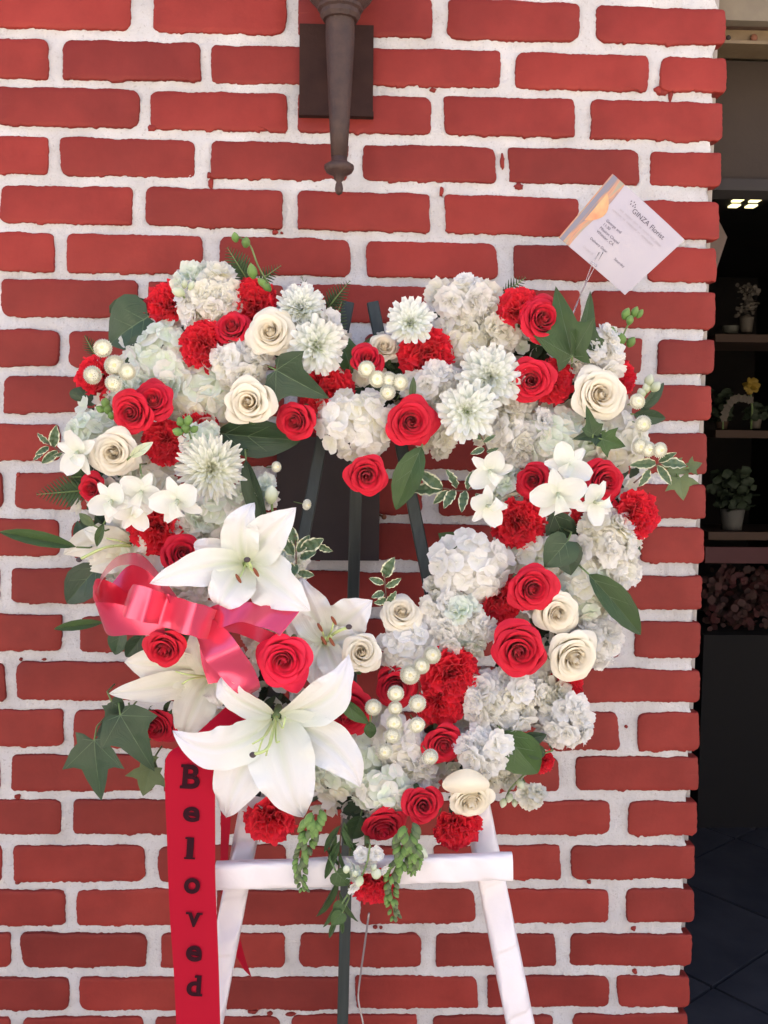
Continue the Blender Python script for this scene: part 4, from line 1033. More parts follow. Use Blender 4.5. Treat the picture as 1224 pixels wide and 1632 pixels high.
ST = [
 (338,478,40,42,(W_, Iv),.01,16,19,'white stock flower between the two upper left carnations'),
 (312,448,24,22,(Mi,),.0,7,16,'pale stock tip standing up at the top of the left lobe'),
 (383,580,38,30,(Iv, W_),.025,14,18,'ivory stock flower above the large cream rose'),
 (505,525,38,30,(W_,),.02,10,18,'white stock flower tucked between the two upper left chrysanthemums'),
 (745,478,42,30,(W_, Iv),.01,14,19,'white stock flower standing at the top of the right lobe'),
 (775,520,48,36,(Iv, Iv),.0,16,18,'cream stock flower left of the upper right red roses'),
 (695,620,46,30,(W_, Iv),.02,14,18,'white stock flower below the red carnation of the right lobe'),
 (825,690,58,46,(Iv, W_),.01,24,18,'cream stock flower under the lower daisy chrysanthemum'),
 (950,565,38,34,(W_,),.02,16,18,'white stock flower between the upright ivy leaf and the ivory rose'),
 (735,1000,48,36,(W_, Mi),.025,18,18,'white stock flower below the large inner hydrangea'),
 (962,862,42,46,(W_, Iv),.015,22,17,'white stock flower at the right edge below the bright carnation'),
 (948,1020,36,34,(W_,),.0,14,17,'white stock flower behind the broad cream rose'),
 (800,1118,58,48,(W_, W_, Iv),.02,30,19,'large white stock flower below the lower large red rose'),
 (856,1110,40,36,(Iv,),.0,14,18,'cream stock flower right of the large white stock'),
 (772,1196,36,32,(W_,),.035,13,19,'bluish white stock flower above the drooping cream rose'),
 (900,1148,36,38,(W_,),.015,17,16,'white stock flower hanging at the lower right against the wall'),
 (214,625,28,26,(Mi,),-.005,9,17,'pale stock flower above the left lobe red roses'),
 (292,838,34,34,(W_, Mi),-.005,12,18,'white stock flower behind the left orchids'),
 (432,1010,36,40,(Iv,),-.01,12,18,'ivory stock flower hidden behind the large bright rose'),
 (318,700,22,22,(W_, Mi),.03,7,14,'tiny white stock flower with green buds beside the dense chrysanthemum'),
 (412,784,24,20,(Mi, W_),.01,8,14,'tiny mint stock flower right of the dense chrysanthemum'),
 (700,700,20,18,(Iv,),-.01,7,16,'cream stock flower behind the open red rose'),
 (455,905,26,40,(Iv, Mi),-.005,12,16,'cream stock flower behind the right petals of the upper lily'),
 (586,1370,26,22,(W_,),.075,8,10,'small white stock flower hanging before the crossbar ribbon'),
 (560,1398,14,16,(W_, Mi),.07,5,9,'smallest white stock flower hanging under the crossbar ribbon'),
 (780,1236,60,20,(Iv,),-.01,12,15,'cream stock flower behind the drooping cream rose'),
 (704,962,34,28,(W_, Iv),.02,11,15,'white stock flower at the inner lower right between the two white hydrangeas'),
 (988,908,28,30,(Iv, W_),.0,10,14,'ivory stock flower at the outermost right above the long green leaf'),
 (815,782,34,32,(Iv, Mi),-.01,10,15,'pale stock flower behind the inner hanging orchid'),
 (664,1238,30,30,(Iv, W_),.01,9,15,'cream stock flower above the bottom red rose beside the drooping cream rose'),
 (300,930,34,30,(W_, Iv),.0,10,15,'white stock flower behind the satin bow and the upper lily'),
 (845,1270,20,12,(Iv,),.01,5,13,'few cream stock petals at the lower right below the broad leaves')]
for x, y, rx, ry, cols, off, n, frd, lab in ST:
    cluster('stock_flower', 'stock', cols, x, y, rx*1.03, ry*1.03, off, int(n*.85), frd*1.34, lab, 'stock flower', G_S, dome=.5)
G_O = 'white orchids in the heart'
for x, y, r, tx, ty, spin, off, v, lab in [
 (178,800,40,-.3,.1,.6,.07,0,'white orchid with one large round petal before the small red rose'),
 (224,786,40,.1,.2,-.5,.075,1,'white orchid in the middle of the left orchid group'),
 (283,800,46,-.2,.15,.3,.08,0,'white orchid at the right of the left group beside the dense chrysanthemum'),
 (124,722,42,-.4,.3,1.2,.05,1,'ivory orchid at the far left below the variegated sprig'),
 (212,818,34,.2,.4,2.6,.065,0,'white orchid hanging lowest in the left orchid group'),
 (890,790,50,-.1,.25,.25,.085,0,'bluish white orchid in front of the two right side red roses'),
 (905,742,42,.1,-.1,-.8,.07,1,'white orchid with a round upper petal above the bluish orchid'),
 (950,800,40,.35,.2,1.9,.07,0,'white orchid at the right of the right group with a curled lip'),
 (782,752,40,-.2,.2,.9,.06,1,'white orchid at the inner right side below the cream stock'),
 (778,806,38,.2,.3,2.4,.06,0,'white orchid hanging beside the variegated sprig on the inner right side')]:
    put(ORCH[v], 'white_orchid', x, y, r, tx, ty, off, lab, 'orchid', G_O, face=.1, spin=spin)

# ------------------------------------------------------------------ lilies: every petal runs from the throat to its own tip
def lily_petal(t, base, ctrl, tip, W, mat, cup=.35, twist=0.0, ruf=.05, seed=0, name='petal'):
    Pb, Pc, Pt = [px(*q) for q in (base, ctrl, tip)]
    s = mpp(ctrl[2]); w0 = W*.93*s/2
    def f(u, v):
        p = Pb*(1-v)**2 + Pc*2*v*(1-v) + Pt*v*v; tg = ((Pc-Pb)*2*(1-v) + (Pt-Pc)*2*v).normalized()
        side = tg.cross(Vector((0, -1, 0))).normalized(); nn = side.cross(tg)
        if nn.y > 0: nn = -nn
        a = twist*(v-.3); side, nn = side*math.cos(a)+nn*math.sin(a), nn*math.cos(a)-side*math.sin(a)
        ww = w0*(.22*(1-v)+math.sin(pi*min(1, v**.85*.985+.015))**.86)
        rf = ruf*w0*(math.sin(v*15+seed+u*2)+.6*math.sin(v*31+seed*2))*abs(u)**3*math.sin(pi*v)*3.0
        rib = -.10*w0*math.exp(-(u*7)**2)*(1-v*.5) + .05*w0*math.exp(-((abs(u)-.28)*9)**2)
        rib += .035*w0*math.cos(abs(u)*22)*(1-abs(u))*(1-v)
        back = -.55*w0*max(0, v-.72)**1.5/.15
        return p + side*(u*ww*(1+.07*noise.noise(Vector((v*5, seed, 0))))) + nn*(cup*ww*u*u*(1-.8*v) + rf + rib + back)
    mb = MB(); mb.grid(f, 18, 26); return part(name, mb, mat, t)
def lily(label, throat, petals, mat, stamens, pistil=None, anth=True):
    t = thing('white_lily', px(throat[0], throat[1], throat[2]-.02), label, 'lily', 'white lilies')
    for i, (ctrl, tip, W, cup, tw) in enumerate(petals):
        th = (throat[0]+(ctrl[0]-throat[0])*.08, throat[1]+(ctrl[1]-throat[1])*.08, throat[2]-.006*(i % 2))
        lily_petal(t, th, ctrl, tip, W, mat, cup, tw, .06, i*2.1)
    for i, (c, e) in enumerate(stamens):
        pts = [px(*throat), px(*c), px(*e)]; mb = MB(); mb.tube(catmull(pts, 10), .0011, 5); fl_ = part('filament', mb, M['filament'], t)
        if anth:
            mb = MB(); a = px(*e); dr = (px(e[0]+3, e[1]+5, e[2])-a).normalized(); mb.ball(a, .0042, 8, 6, sc=(.5, .5, 1.5), M=frame(dr).to_3x3().to_4x4()); part('anther', mb, M['anther'], t)
    if pistil:
        c, e = pistil; mb = MB(); mb.tube(catmull([px(*throat), px(*c), px(*e)], 12), [.0019]*13, 6); part('pistil', mb, M['filament'], t)
        mb = MB(); mb.ball(px(*e), .0040, 10, 6, sc=(1, 1, .8)); part('stigma', mb, M['stigma'], t)
    mb = MB(); a = px(*throat); mb.tube([a, a+Vector((0, .04, 0))], .005, 6); part('stem', mb, M['stem'], t)
z1 = D(1150)
lily('largest white lily, facing down at the lower left of the heart beside the printed ribbon', (440,1142,z1+.055), [
  ((352,1112,z1+.10), (348,1072,z1+.07), 42, .4, .5),
  ((380,1215,z1+.10), (355,1316,z1+.08), 92, .3, -.1),
  ((545,1180,z1+.09), (578,1256,z1+.10), 74, .3, .5),
  ((352,1226,z1+.12), (273,1168,z1+.12), 74, .25, -.2),
  ((562,1118,z1+.10), (546,1045,z1+.09), 66, .5, .9),
  ((446,1218,z1+.11), (484,1318,z1+.09), 106, .3, .0)], M['lily'],
  [((425,1170,z1+.13), (402,1186,z1+.14)), ((440,1180,z1+.13), (445,1182,z1+.14)), ((420,1175,z1+.125), (412,1198,z1+.13)), ((450,1160,z1+.13), (455,1142,z1+.13)), ((432,1172,z1+.14), (424,1204,z1+.135))],
  ((428,1190,z1+.15), (403,1203,z1+.15)), anth=False)
z2 = D(900)
lily('white lily with two upright petals above the satin bow', (392,898,z2+.06), [
  ((372,850,z2+.11), (402,797,z2+.10), 62, .35, .4),
  ((420,850,z2+.11), (470,815,z2+.12), 70, .35, -.3),
  ((330,872,z2+.09), (300,872,z2+.06), 44, .3, 0),
  ((440,925,z2+.10), (486,974,z2+.12), 84, .25, -.2),
  ((320,895,z2+.12), (236,934,z2+.12), 56, .5, .2),
  ((360,945,z2+.12), (345,972,z2+.11), 72, .4, .2)], M['lily'],
  [((385,915,z2+.12), (380,922,z2+.13)), ((398,905,z2+.12), (408,912,z2+.13))], ((400,903,z2+.12), (394,892,z2+.135)), anth=True)
z3 = D(870)
lily('back lily seen from the side at the far left above the bow', (212,870,z3-.01), [
  ((150,850,z3+.01), (96,888,z3-.0), 54, .3, .2), ((185,895,z3+.01), (128,906,z3+.0), 44, .3, 0), ((190,835,z3+.0), (165,822,z3-.01), 40, .3, .2),
  ((222,862,z3+.02), (230,882,z3+.02), 30, .3, .2), ((175,860,z3+.02), (128,842,z3+.01), 40, .3, -.2)], M['lily_warm'],
  [((190,862,z3+.03), (170,858,z3+.03)), ((195,868,z3+.03), (176,872,z3+.03))], ((170,872,z3+.04), (126,892,z3+.04)), anth=False)
z4 = D(1080)
lily('pale lily opening to the left below the hanging red rose', (335,1078,z4+.02), [
  ((250,1052,z4+.05), (192,1062,z4+.04), 64, .3, .2), ((250,1098,z4+.06), (170,1106,z4+.06), 46, .4, -.3), ((305,1130,z4+.05), (288,1186,z4+.03), 66, .3, .1),
  ((365,1100,z4+.07), (398,1086,z4+.08), 52, .4, .2), ((315,1040,z4+.04), (308,1000,z4+.03), 44, .35, .1), ((345,1100,z4+.06), (352,1128,z4+.06), 40, .4, .2)], M['lily_warm'],
  [((300,1075,z4+.08), (280,1070,z4+.08)), ((305,1082,z4+.08), (290,1090,z4+.08))], anth=False)
z5 = D(1000)
lily('small lily with rust coloured anthers between the upper lily and the upright cream rose', (518,1022,z5+.02), [
  ((490,970,z5+.03), (478,922,z5+.03), 66, .35, .1), ((560,978,z5+.03), (588,962,z5+.04), 70, .3, .1), ((470,1000,z5+.03), (452,972,z5+.02), 46, .3, 0),
  ((530,1060,z5+.05), (556,1098,z5+.07), 46, .35, .3), ((555,1020,z5+.03), (570,1008,z5+.03), 44, .3, 0), ((498,1060,z5+.04), (502,1098,z5+.04), 44, .3, 0)], M['lily'],
  [((515,1010,z5+.07), (510,1000,z5+.08)), ((528,1005,z5+.07), (532,989,z5+.08)), ((520,1015,z5+.07), (516,1021,z5+.08)), ((526,1012,z5+.07), (529,1023,z5+.08))], ((535,1008,z5+.07), (556,999,z5+.08)))
# pale dangling petals of white tuberose by the cream rose
# ------------------------------------------------------------------ leaves
OUT = {
 'ivy': ([(0,0),(.17,-.09),(.34,-.05),(.50,.10),(.62,.27),(.42,.31),(.30,.40),(.22,.58),(.12,.80),(0,1)], [0,.02,.06,.11,.18,.30,.42,.60,.80,1]),
 'ivy3': ([(0,0),(.20,-.12),(.36,-.16),(.34,.02),(.48,.12),(.70,.42),(.46,.40),(.30,.44),(.24,.60),(.12,.82),(0,1)], [0,.01,.04,.08,.13,.22,.32,.42,.60,.80,1]),
 'heart': ([(0,0),(.20,-.10),(.40,-.02),(.50,.18),(.50,.36),(.42,.56),(.28,.74),(.12,.90),(0,1)], [0,.02,.08,.2,.36,.54,.73,.9,1]),
 'plain': ([(0,0),(.16,.06),(.32,.18),(.42,.36),(.44,.52),(.36,.70),(.20,.87),(.08,.96),(0,1)], [0,.06,.17,.34,.5,.68,.86,.95,1]),
 'long': ([(0,0),(.20,.08),(.38,.22),(.48,.42),(.46,.60),(.34,.78),(.16,.92),(.05,.98),(0,1)], [0,.08,.2,.4,.6,.78,.92,.98,1])}
LEAFM = {}
def leaf_mesh(kind, bend, fold, mat, wave=0.0, seed=0):
    key = (kind, round(bend, 2), round(fold, 2), mat, wave, seed)
    if key in LEAFM: return LEAFM[key]
    O, m = OUT[kind]
    def dense(L):   # subdivide the outline
        out = []
        for i in range(len(L)-1):
            for k in range(4): f = k/4; out.append((L[i][0]*(1-f)+L[i+1][0]*f, L[i][1]*(1-f)+L[i+1][1]*f) if isinstance(L[i], tuple) else L[i]*(1-f)+L[i+1]*f)
        return out+[L[-1]]
    O2, m2 = dense(O), dense(m)
    def zz(x, y): return -bend*(y-.1)**2*.8 + fold*abs(x) - .22*fold*x*x*4*.5 + .012*noise.noise(Vector((x*6+seed, y*6, seed))) + (wave*math.sin(y*24+seed)*abs(x)*1.4 if wave else 0)
    mb = MB()
    for sgn in (-1, 1):
        def f(u, v):
            i = v*(len(O2)-1); a = int(min(i, len(O2)-2)); fr_ = i-a
            ox = O2[a][0]*(1-fr_)+O2[a+1][0]*fr_; oy = O2[a][1]*(1-fr_)+O2[a+1][1]*fr_; my = m2[a]*(1-fr_)+m2[a+1]*fr_
            uu = u if sgn > 0 else 1-u
            x = sgn*ox*uu; y = my*(1-uu)+oy*uu
            return (x, y, zz(x, y))
        b0 = len(mb.v); mb.grid(f, 4, len(O2)-1, u0=0)
        k = len(mb.uv)-4*(len(O2)-1)
        for q in range(k, len(mb.uv)):
            mb.uv[q] = [((.5+.5*c[0]) if sgn > 0 else .5*c[0], c[1]) for c in mb.uv[q]]
    if kind != 'long' or True:
        tips = [(0, .96)]
        if kind.startswith('ivy'): t_ = O[4] if kind == 'ivy' else O[5]; tips += [(t_[0]*.9, t_[1]*.95), (-t_[0]*.9, t_[1]*.95), (.24, -.04), (-.24, -.04)]
        elif kind in ('heart', 'plain'): tips += [(s*.32, .35+.0) for s in (-1, 1)]+[(s*.28, .62) for s in (-1, 1)]
        for q, (tx, ty) in enumerate(tips):
            y0 = 0 if kind.startswith('ivy') or q == 0 else ty-.25
            P = []; n = 8
            for i in range(n+1):
                f_ = i/n; x, y = tx*f_, y0+(ty-y0)*f_; P.append(Vector((x, y, zz(x, y)+.004)))
            d = Vector((ty-y0, -tx, 0)).normalized(); vs = []
            wv = (.011 if q == 0 else .007)
            for i, p in enumerate(P): w_ = wv*(1-.7*i/n); vs += [p-d*w_-Vector((0, 0, .004)), p+Vector((0, 0, .003)), p+d*w_-Vector((0, 0, .004))]
            fs = []
            for i in range(n): a = i*3; fs += [(a, a+1, a+4, a+3), (a+1, a+2, a+5, a+4)]
            mb.add(vs, fs, None, 1)
    me = mb.mesh('leaf', [mat, M['vein']]); LEAFM[key] = me; return me
def leaf_matrix(b, tp, wr, roll=0.0):
    y = tp-b; L = y.length; y.normalize(); z = Vector((0, -1, 0)); z = (z-y*z.dot(y)).normalized(); x = y.cross(z)
    Rm = Matrix((x, y, z)).transposed().to_4x4()
    return Matrix.Translation(b) @ Rm @ Matrix.Rotation(roll, 4, 'Y') @ Matrix.Diagonal((L*wr, L, L, 1))
def leaf(bx, by, db, tx, ty, dt, wr, kind, mat, label=None, roll=0.0, bend=.25, fold=.25, parent=None, name='leaf', grp=None, stem=True, wave=0.0, cat='leaf'):
    b = px(bx, by, db); tp = px(tx, ty, dt); me = leaf_mesh(kind, bend, fold, mat, wave, int(bx) % 5)
    m = leaf_matrix(b, tp, wr, roll)
    if parent is None:
        e = empty(name if name != 'leaf' else 'ivy_leaf', b, label, cat, grp)
        obj('blade', me, e, Matrix.Translation(-b) @ m)
        if stem:
            mb = MB(); q = b-(tp-b).normalized()*.012; mb.tube([b, q+Vector((0, .015, 0)), q+Vector((0, .05, 0))], .0012, 5); part('stalk', mb, M['stem'], e)
        return e
    o = obj('leaf', me, parent, Matrix.Translation(-parent.location) @ m); return o
LD, LM, LL, LF = M['leaf_dark'], M['leaf_mid'], M['leaf_light'], M['leaf_fern']
GL = 'ivy leaves in the heart'
def lf(bx, by, tx, ty, off, wr, kind, mat, label, roll=0.0, bend=.25, fold=.25, name='ivy_leaf', tilt=.0, grp=GL):
    d = D((by+ty)/2)+off; leaf(bx, by, d, tx, ty, d+tilt, wr, kind, mat, label, roll, bend, fold, name=name, grp=grp)
lf(236,505, 168,545, -.01, 1.25, 'heart', LD, 'big dark rounded leaf behind the mint hydrangea at the upper left', .2, .3)
lf(185,505, 240,480, -.02, .8, 'heart', LD, 'dark leaf edge under the upper left corner carnation', .2)
lf(912,568, 884,455, .045, .62, 'ivy3', LM, 'large upright green ivy leaf with two horns at the top right', -.35, .15)
lf(925,562, 946,462, .042, .55, 'ivy', LM, 'second upright ivy leaf close behind the large horned one at the top right', .35, .15)
lf(440,590, 524,637, .045, .85, 'ivy', LD, 'dark pointed ivy leaf right of the large cream rose', .2, .2)
lf(345,690, 478,705, .0, .55, 'plain', LD, 'dark broad leaf reaching right under the large cream rose', .2, .2, name='salal_leaf')
lf(392,732, 420,845, .03, .30, 'long', LD, 'narrow dark lily leaf hanging between dense chrysanthemum and upper lily', .3, .2, name='lily_leaf', grp='lily leaves')
lf(672,712, 628,812, .035, .50, 'plain', LM, 'long green leaf hanging below the open red rose of the notch', .3, .2, name='salal_leaf')
lf(150,1180, 158,1280, .05, .72, 'ivy3', LD, 'large dark ivy leaf hanging lowest at the lower left', .15, .15)
lf(192,1140, 246,1232, .055, .75, 'ivy', LD, 'large dark ivy leaf right of the lowest one at the lower left', -.2, .15)
lf(195,1140, 150,1175, .035, .9, 'ivy', LD, 'dark ivy leaf behind the two large ones at the lower left', .2, .2)
lf(178,1118, 198,1135, .045, 1.3, 'heart', LD, 'small round dark leaf above the large ivy leaves at the lower left', .2)
lf(240,1225, 226,1272, .02, 1.0, 'ivy3', LL, 'pale green ivy leaf beside the printed ribbon', .0)
lf(235,1210, 252,1232, .01, 1.1, 'ivy', LL, 'smaller pale ivy leaf above the pale one beside the printed ribbon', .1)
lf(122,872, -4,846, .03, .20, 'long', LM, 'long pointed lily leaf reaching out of the left edge of the picture', .3, .12, name='lily_leaf', grp='lily leaves')
lf(160,900, 100,962, -.01, .75, 'plain', LD, 'dark leaf between the back lily and the bow at the left', .2, name='salal_leaf')
lf(165,992, 84,1002, .0, .22, 'long', LM, 'narrow leaf pointing left under the bow', .3, .1, name='lily_leaf', grp='lily leaves')
lf(195,1000, 180,1045, -.005, .8, 'plain', LD, 'dark leaf beneath the lower left bow loop', .2, name='salal_leaf')
lf(230,1010, 200,1050, .0, .7, 'plain', LD, 'second dark leaf beneath the lower left bow loop', -.2, name='salal_leaf')
lf(938,915, 1028,1012, .03, .42, 'plain', LM, 'long pointed green leaf over the wall at the lower right edge', -.3, .15, name='salal_leaf')
lf(905,862, 868,905, .05, 1.0, 'heart', LD, 'dark rounded ivy leaf above the upper large red rose', .1, .2)
lf(900,870, 912,918, .04, 1.0, 'heart', LD, 'dark leaf at the right of the rounded one above the upper large red rose', -.1, .2)
lf(880,815, 912,880, .0, .8, 'plain', LD, 'dark leaf between the right carnation and the orchids', .1, name='salal_leaf')
lf(770,900, 700,850, -.015, .8, 'heart', LM, 'dark green leaf at the inner right edge before the wall', .1)
lf(715,950, 700,1000, .0, 1.3, 'heart', LD, 'dark rounded leaf under the large white hydrangea', .1, .3)
lf(800,1165, 858,1235, .03, .85, 'plain', LM, 'broad green leaf at the lower right between stock flowers and small red carnation', .1, .1, name='salal_leaf')
lf(815,1185, 872,1172, .025, .6, 'plain', LD, 'dark leaf above the broad green leaf at the lower right', .2, .1, name='salal_leaf')
lf(870,1200, 835,1195, .03, .8, 'plain', LM, 'short green leaf beside the small red carnation at the lower right', .2, .1, name='salal_leaf')
lf(945,692, 935,645, .055, .62, 'ivy', LM, 'small upright ivy leaf in front of the ivory rose', .1, .1)
lf(960,700, 998,712, .05, .9, 'ivy3', LM, 'ivy leaf below the ivory rose beside the pompoms', .1, .1)
lf(955,690, 912,700, .045, .7, 'ivy', LD, 'dark ivy leaf under the ivory rose on the right lobe', .1, .1)
lf(1010,660, 1062,668, .0, .55, 'plain', LD, 'dark leaf pointing right between the right edge pompoms', .3, .1, name='salal_leaf')
lf(1020,655, 1060,610, -.005, .4, 'plain', LD, 'dark slim leaf pointing up right behind the right edge pompoms', .3, .1, name='salal_leaf')
lf(1083,762, 1090,798, .01, 1.1, 'ivy3', LL, 'small light ivy leaf hanging at the far right over the wall', 0, .1)
lf(1098,745, 1120,738, .01, 1.0, 'ivy3', LL, 'tiny light ivy leaf at the far right tip', 0, .1)
lf(1066,745, 1105,752, .005, .7, 'ivy3', LL, 'middle light ivy leaf at the far right', 0, .1)
lf(820,475, 798,532, .01, .8, 'plain', LD, 'dark leaf left of the upper right red roses', .2, name='salal_leaf')
lf(560,590, 535,515, -.005, .9, 'ivy', LM, 'green ivy leaf in front of the easel top', .2)
lf(575,575, 600,530, -.005, .9, 'ivy', LM, 'second green ivy leaf in front of the easel top', -.2)
lf(540,1112, 588,1155, .07, .45, 'plain', LM, 'green leaf over the deep red rose left of the pompom string', .2, .1, name='salal_leaf')
lf(590,1150, 590,1178, .065, .8, 'plain', LM, 'small green leaf beside the pompom string', .1, name='salal_leaf')
lf(150,838, 125,818, .05, .55, 'plain', LL, 'yellow green leaf under the left orchids', .1, name='salal_leaf')
lf(165,835, 152,872, .05, .42, 'plain', LM, 'small pointed leaf hanging under the left orchids', .1, name='salal_leaf')
lf(130,870, 122,830, .0, .5, 'plain', LD, 'dark leaf at the back lily tip', .1, name='salal_leaf')
lf(130,640, 140,615, -.01, 1.6, 'heart', LD, 'dark leaf under the left edge pompoms', .2)
lf(575,1300, 560,1340, .0, .9, 'plain', LM, 'green leaf at the tip of the heart', .1, name='salal_leaf')
lf(640,625, 660,590, .01, .4, 'plain', LM, 'slim leaf beside the notch pompoms', .1, name='salal_leaf')
lf(655,640, 660,600, .045, .30, 'long', LL, 'pale pointed bract at the end of the notch pompom row', .1, name='bract')
lf(208,728, 243,705, .055, .45, 'plain', M['bud_pale'], 'yellowish sepal right of the ivory rose', .1, name='sepal')
lf(225,755, 240,790, .05, .45, 'plain', M['bud_pale'], 'yellowish sepal hanging under the ivory rose', .1, name='sepal')

# fern fronds
def fern(bx, by, tx, ty, off, n, L, label, mat=None):
    d = D(by)+off; a, b = px(bx, by, d), px(tx, ty, d+.01); e = empty('fern_frond', a, label, 'fern', 'fern fronds')
    mb = MB(); mb.tube([a, (a+b)/2+Vector((0, -.003, 0)), b], [.0012, .0009, .0004], 5); part('stalk', mb, M['stem'], e)
    ax = (b-a).normalized(); side = ax.cross(Vector((0, -1, 0))).normalized()
    mb = MB()
    for i in range(n):
        f = (i+.6)/n; ll = L*mpp(d)*(1-f**1.4)*(.5+.9*min(1, f*3))+.0015
        for s in (-1, 1):
            o = a+(b-a)*f; dirv = (side*s+ax*.62).normalized(); pr = ax
            def g(u, v): return o+dirv*(v*ll)+pr*(u*ll*.17*(1-v*.85)*(1+.3*math.cos(v*22)))+Vector((0, -.004*v+.003*abs(u), 0))
            mb.grid(g, 2, 6)
    part('leaflets', mb, mat or LF, e)
fern(398,452, 362,394, -.005, 12, 22, 'fern tip left of the arching orchid buds at the top')
fern(405,455, 448,423, -.005, 10, 14, 'small fern tip right of the arching orchid buds at the top')
fern(515,500, 558,447, -.01, 13, 18, 'fern tip reaching over the wall right of the upward facing chrysanthemum')
fern(520,545, 545,480, -.012, 12, 22, 'fern frond in front of the easel top left')
fern(515,520, 480,440, -.02, 10, 18, 'fern frond behind the upward facing chrysanthemum')
fern(800,470, 838,442, -.005, 9, 13, 'fern tip above the upper right red carnation')
fern(150,780, 58,788, .0, 14, 26, 'fern frond pointing left at the left edge of the heart')
fern(145,760, 105,760, -.005, 10, 22, 'short fern frond behind the left edge frond')
fern(155,570, 135,535, -.01, 9, 12, 'tiny fern tip above the left edge pompoms')

# variegated sprigs
def sprig(pts, leaves, off, label, wr=.5):
    d = D(pts[0][1])+off; P = [px(x, y, d+.006*i) for i, (x, y) in enumerate(pts)]
    e = empty('variegated_sprig', P[0], label, 'sprig', 'variegated sprigs')
    mb = MB(); mb.tube(catmull(P, 14), .0010, 5); part('twig', mb, M['woody'], e)
    for (bx, by, tx, ty) in leaves:
        leaf(bx, by, d+.008, tx, ty, d+.008+rng.uniform(.0, .018), wr*rng.uniform(.85, 1.1), 'plain', M['varieg'], parent=e, roll=rng.uniform(-.5, .5), bend=.35, fold=.2, wave=.10)
sprig([(120,730),(100,720),(72,705)], [(85,712,88,682),(80,708,58,692),(78,712,58,724),(92,718,66,740),(100,722,84,728),(70,722,52,732)], .0, 'cream edged sprig reaching out at the far left over the wall')
sprig([(780,770),(740,782),(705,778)], [(705,778,668,752),(706,780,655,778),(715,782,690,802),(725,780,708,806),(728,778,716,750),(742,782,735,812),(745,780,750,752),(755,780,770,760),(758,786,772,806)], .01, 'cream edged sprig reaching left into the heart opening')
sprig([(470,930),(472,890),(470,850)], [(468,885,446,850),(470,870,462,838),(474,880,492,855),(480,876,512,862),(478,890,500,880),(505,868,528,880),(470,905,448,900),(474,912,500,918),(478,925,482,950),(474,900,455,925)], .02, 'curly cream edged sprig right of the upper lily', .6)
sprig([(615,990),(615,950),(612,915)], [(612,920,625,892),(612,930,590,922),(614,935,640,924),(612,945,596,950),(615,955,600,962),(616,960,632,945)], .01, 'cream edged sprig standing above the white rose in the heart opening', .55)
sprig([(1010,770),(1040,745),(1060,735)], [(1045,738,1010,740),(1050,738,1098,738),(1048,742,1070,772),(1035,748,1022,775),(1050,736,1075,722)], .035, 'cream edged sprig under the pompoms at the right edge', .5)
sprig([(780,730),(772,705),(762,688)], [(768,700,748,690),(770,705,790,692),(772,715,752,722),(775,720,795,715),(764,692,758,672)], .03, 'cream edged sprig below the lower daisy chrysanthemum', .5)

# bud stems
def bud_stem(pts, buds, off, label, mat=M['bud'], rad=.0012, group='bud stems', tipd=.0):
    d = D(pts[0][1])+off; n = len(pts)
    P = [px(x, y, d+tipd*i/n) for i, (x, y) in enumerate(pts)]; e = empty('bud_stem', P[0], label, 'bud stem', group)
    mb = MB(); mb.tube(catmull(P, 14), rad, 5); part('stalk', mb, M['stem'], e)
    for (x, y, r, an, el) in buds:
        a = px(x, y, d+.004+rng.uniform(0, .006)); s = mpp(d); dr = Vector((math.cos(R(an)), -.3, math.sin(R(an)))).normalized()
        mb = MB(); Mf = frame(dr)
        def f(u, v):
            t = u*pi; rr = r*s*math.sin(pi*(v*.90+.08))**.8*(1+.07*math.cos(3*t)); return Mf @ Vector((rr*math.cos(t), rr*math.sin(t), (v-.5)*2*r*el*s))
        mb.grid(lambda u, v: a+f(u, v), 10, 7); part('bud', mb, mat, e)
bud_stem([(430,455),(412,425),(398,390),(378,376)], [(375,378,6,100,1.3),(392,386,7,80,1.2),(402,432,8,100,1.5),(418,450,6,140,1.5),(425,457,6,140,1.5)], .02, 'arching stem of yellow green orchid buds at the top of the left lobe')
bud_stem([(295,475),(285,466)], [(284,465,8,160,1.3),(305,455,5,60,1.6),(294,452,5,80,1.5)], .03, 'pale green bud in front of the upper left corner carnation', M['bud_pale'])
bud_stem([(985,560),(995,530),(1008,505)], [(998,500,7,70,1.4),(1012,497,6,70,1.5),(1020,500,5,60,1.6),(1004,510,6,80,1.3),(990,540,8,100,1.2),(975,530,9,90,1.1),(1006,545,7,60,1.3)], .01, 'upright stock stem with green buds at the upper right', M['bud'])
bud_stem([(1020,640),(1035,620),(1040,605)], [(1035,606,8,80,1.3),(1045,616,8,50,1.2),(1030,618,7,100,1.2),(1022,626,7,120,1.2)], .01, 'green white buds above the right edge pompoms', M['bud_pale'])
bud_stem([(305,700),(300,685),(295,672)], [(288,672,7,110,1.2),(300,670,7,80,1.2),(283,688,7,160,1.2),(296,682,8,90,1.1),(310,684,6,40,1.2)], .05, 'cluster of small green buds left above the dense chrysanthemum')
bud_stem([(185,672),(175,655),(168,642)], [(168,642,7,80,1.2),(160,652,6,150,1.2),(172,652,7,90,1.2),(178,662,6,100,1.1)], .02, 'cluster of small green buds left of the touching red roses')
bud_stem([(438,840),(434,815),(432,790)], [(432,788,11,85,1.4)], .02, 'single pale rose bud between dense chrysanthemum and easel leg', M['bud_pale'], .0018)
bud_stem([(845,1225),(815,1255),(805,1275)], [(812,1272,6,250,1.3),(802,1280,6,250,1.3),(820,1280,5,270,1.3),(830,1250,7,300,1.2)], .01, 'drooping pale buds at the lower right over the wall', M['bud_pale'])
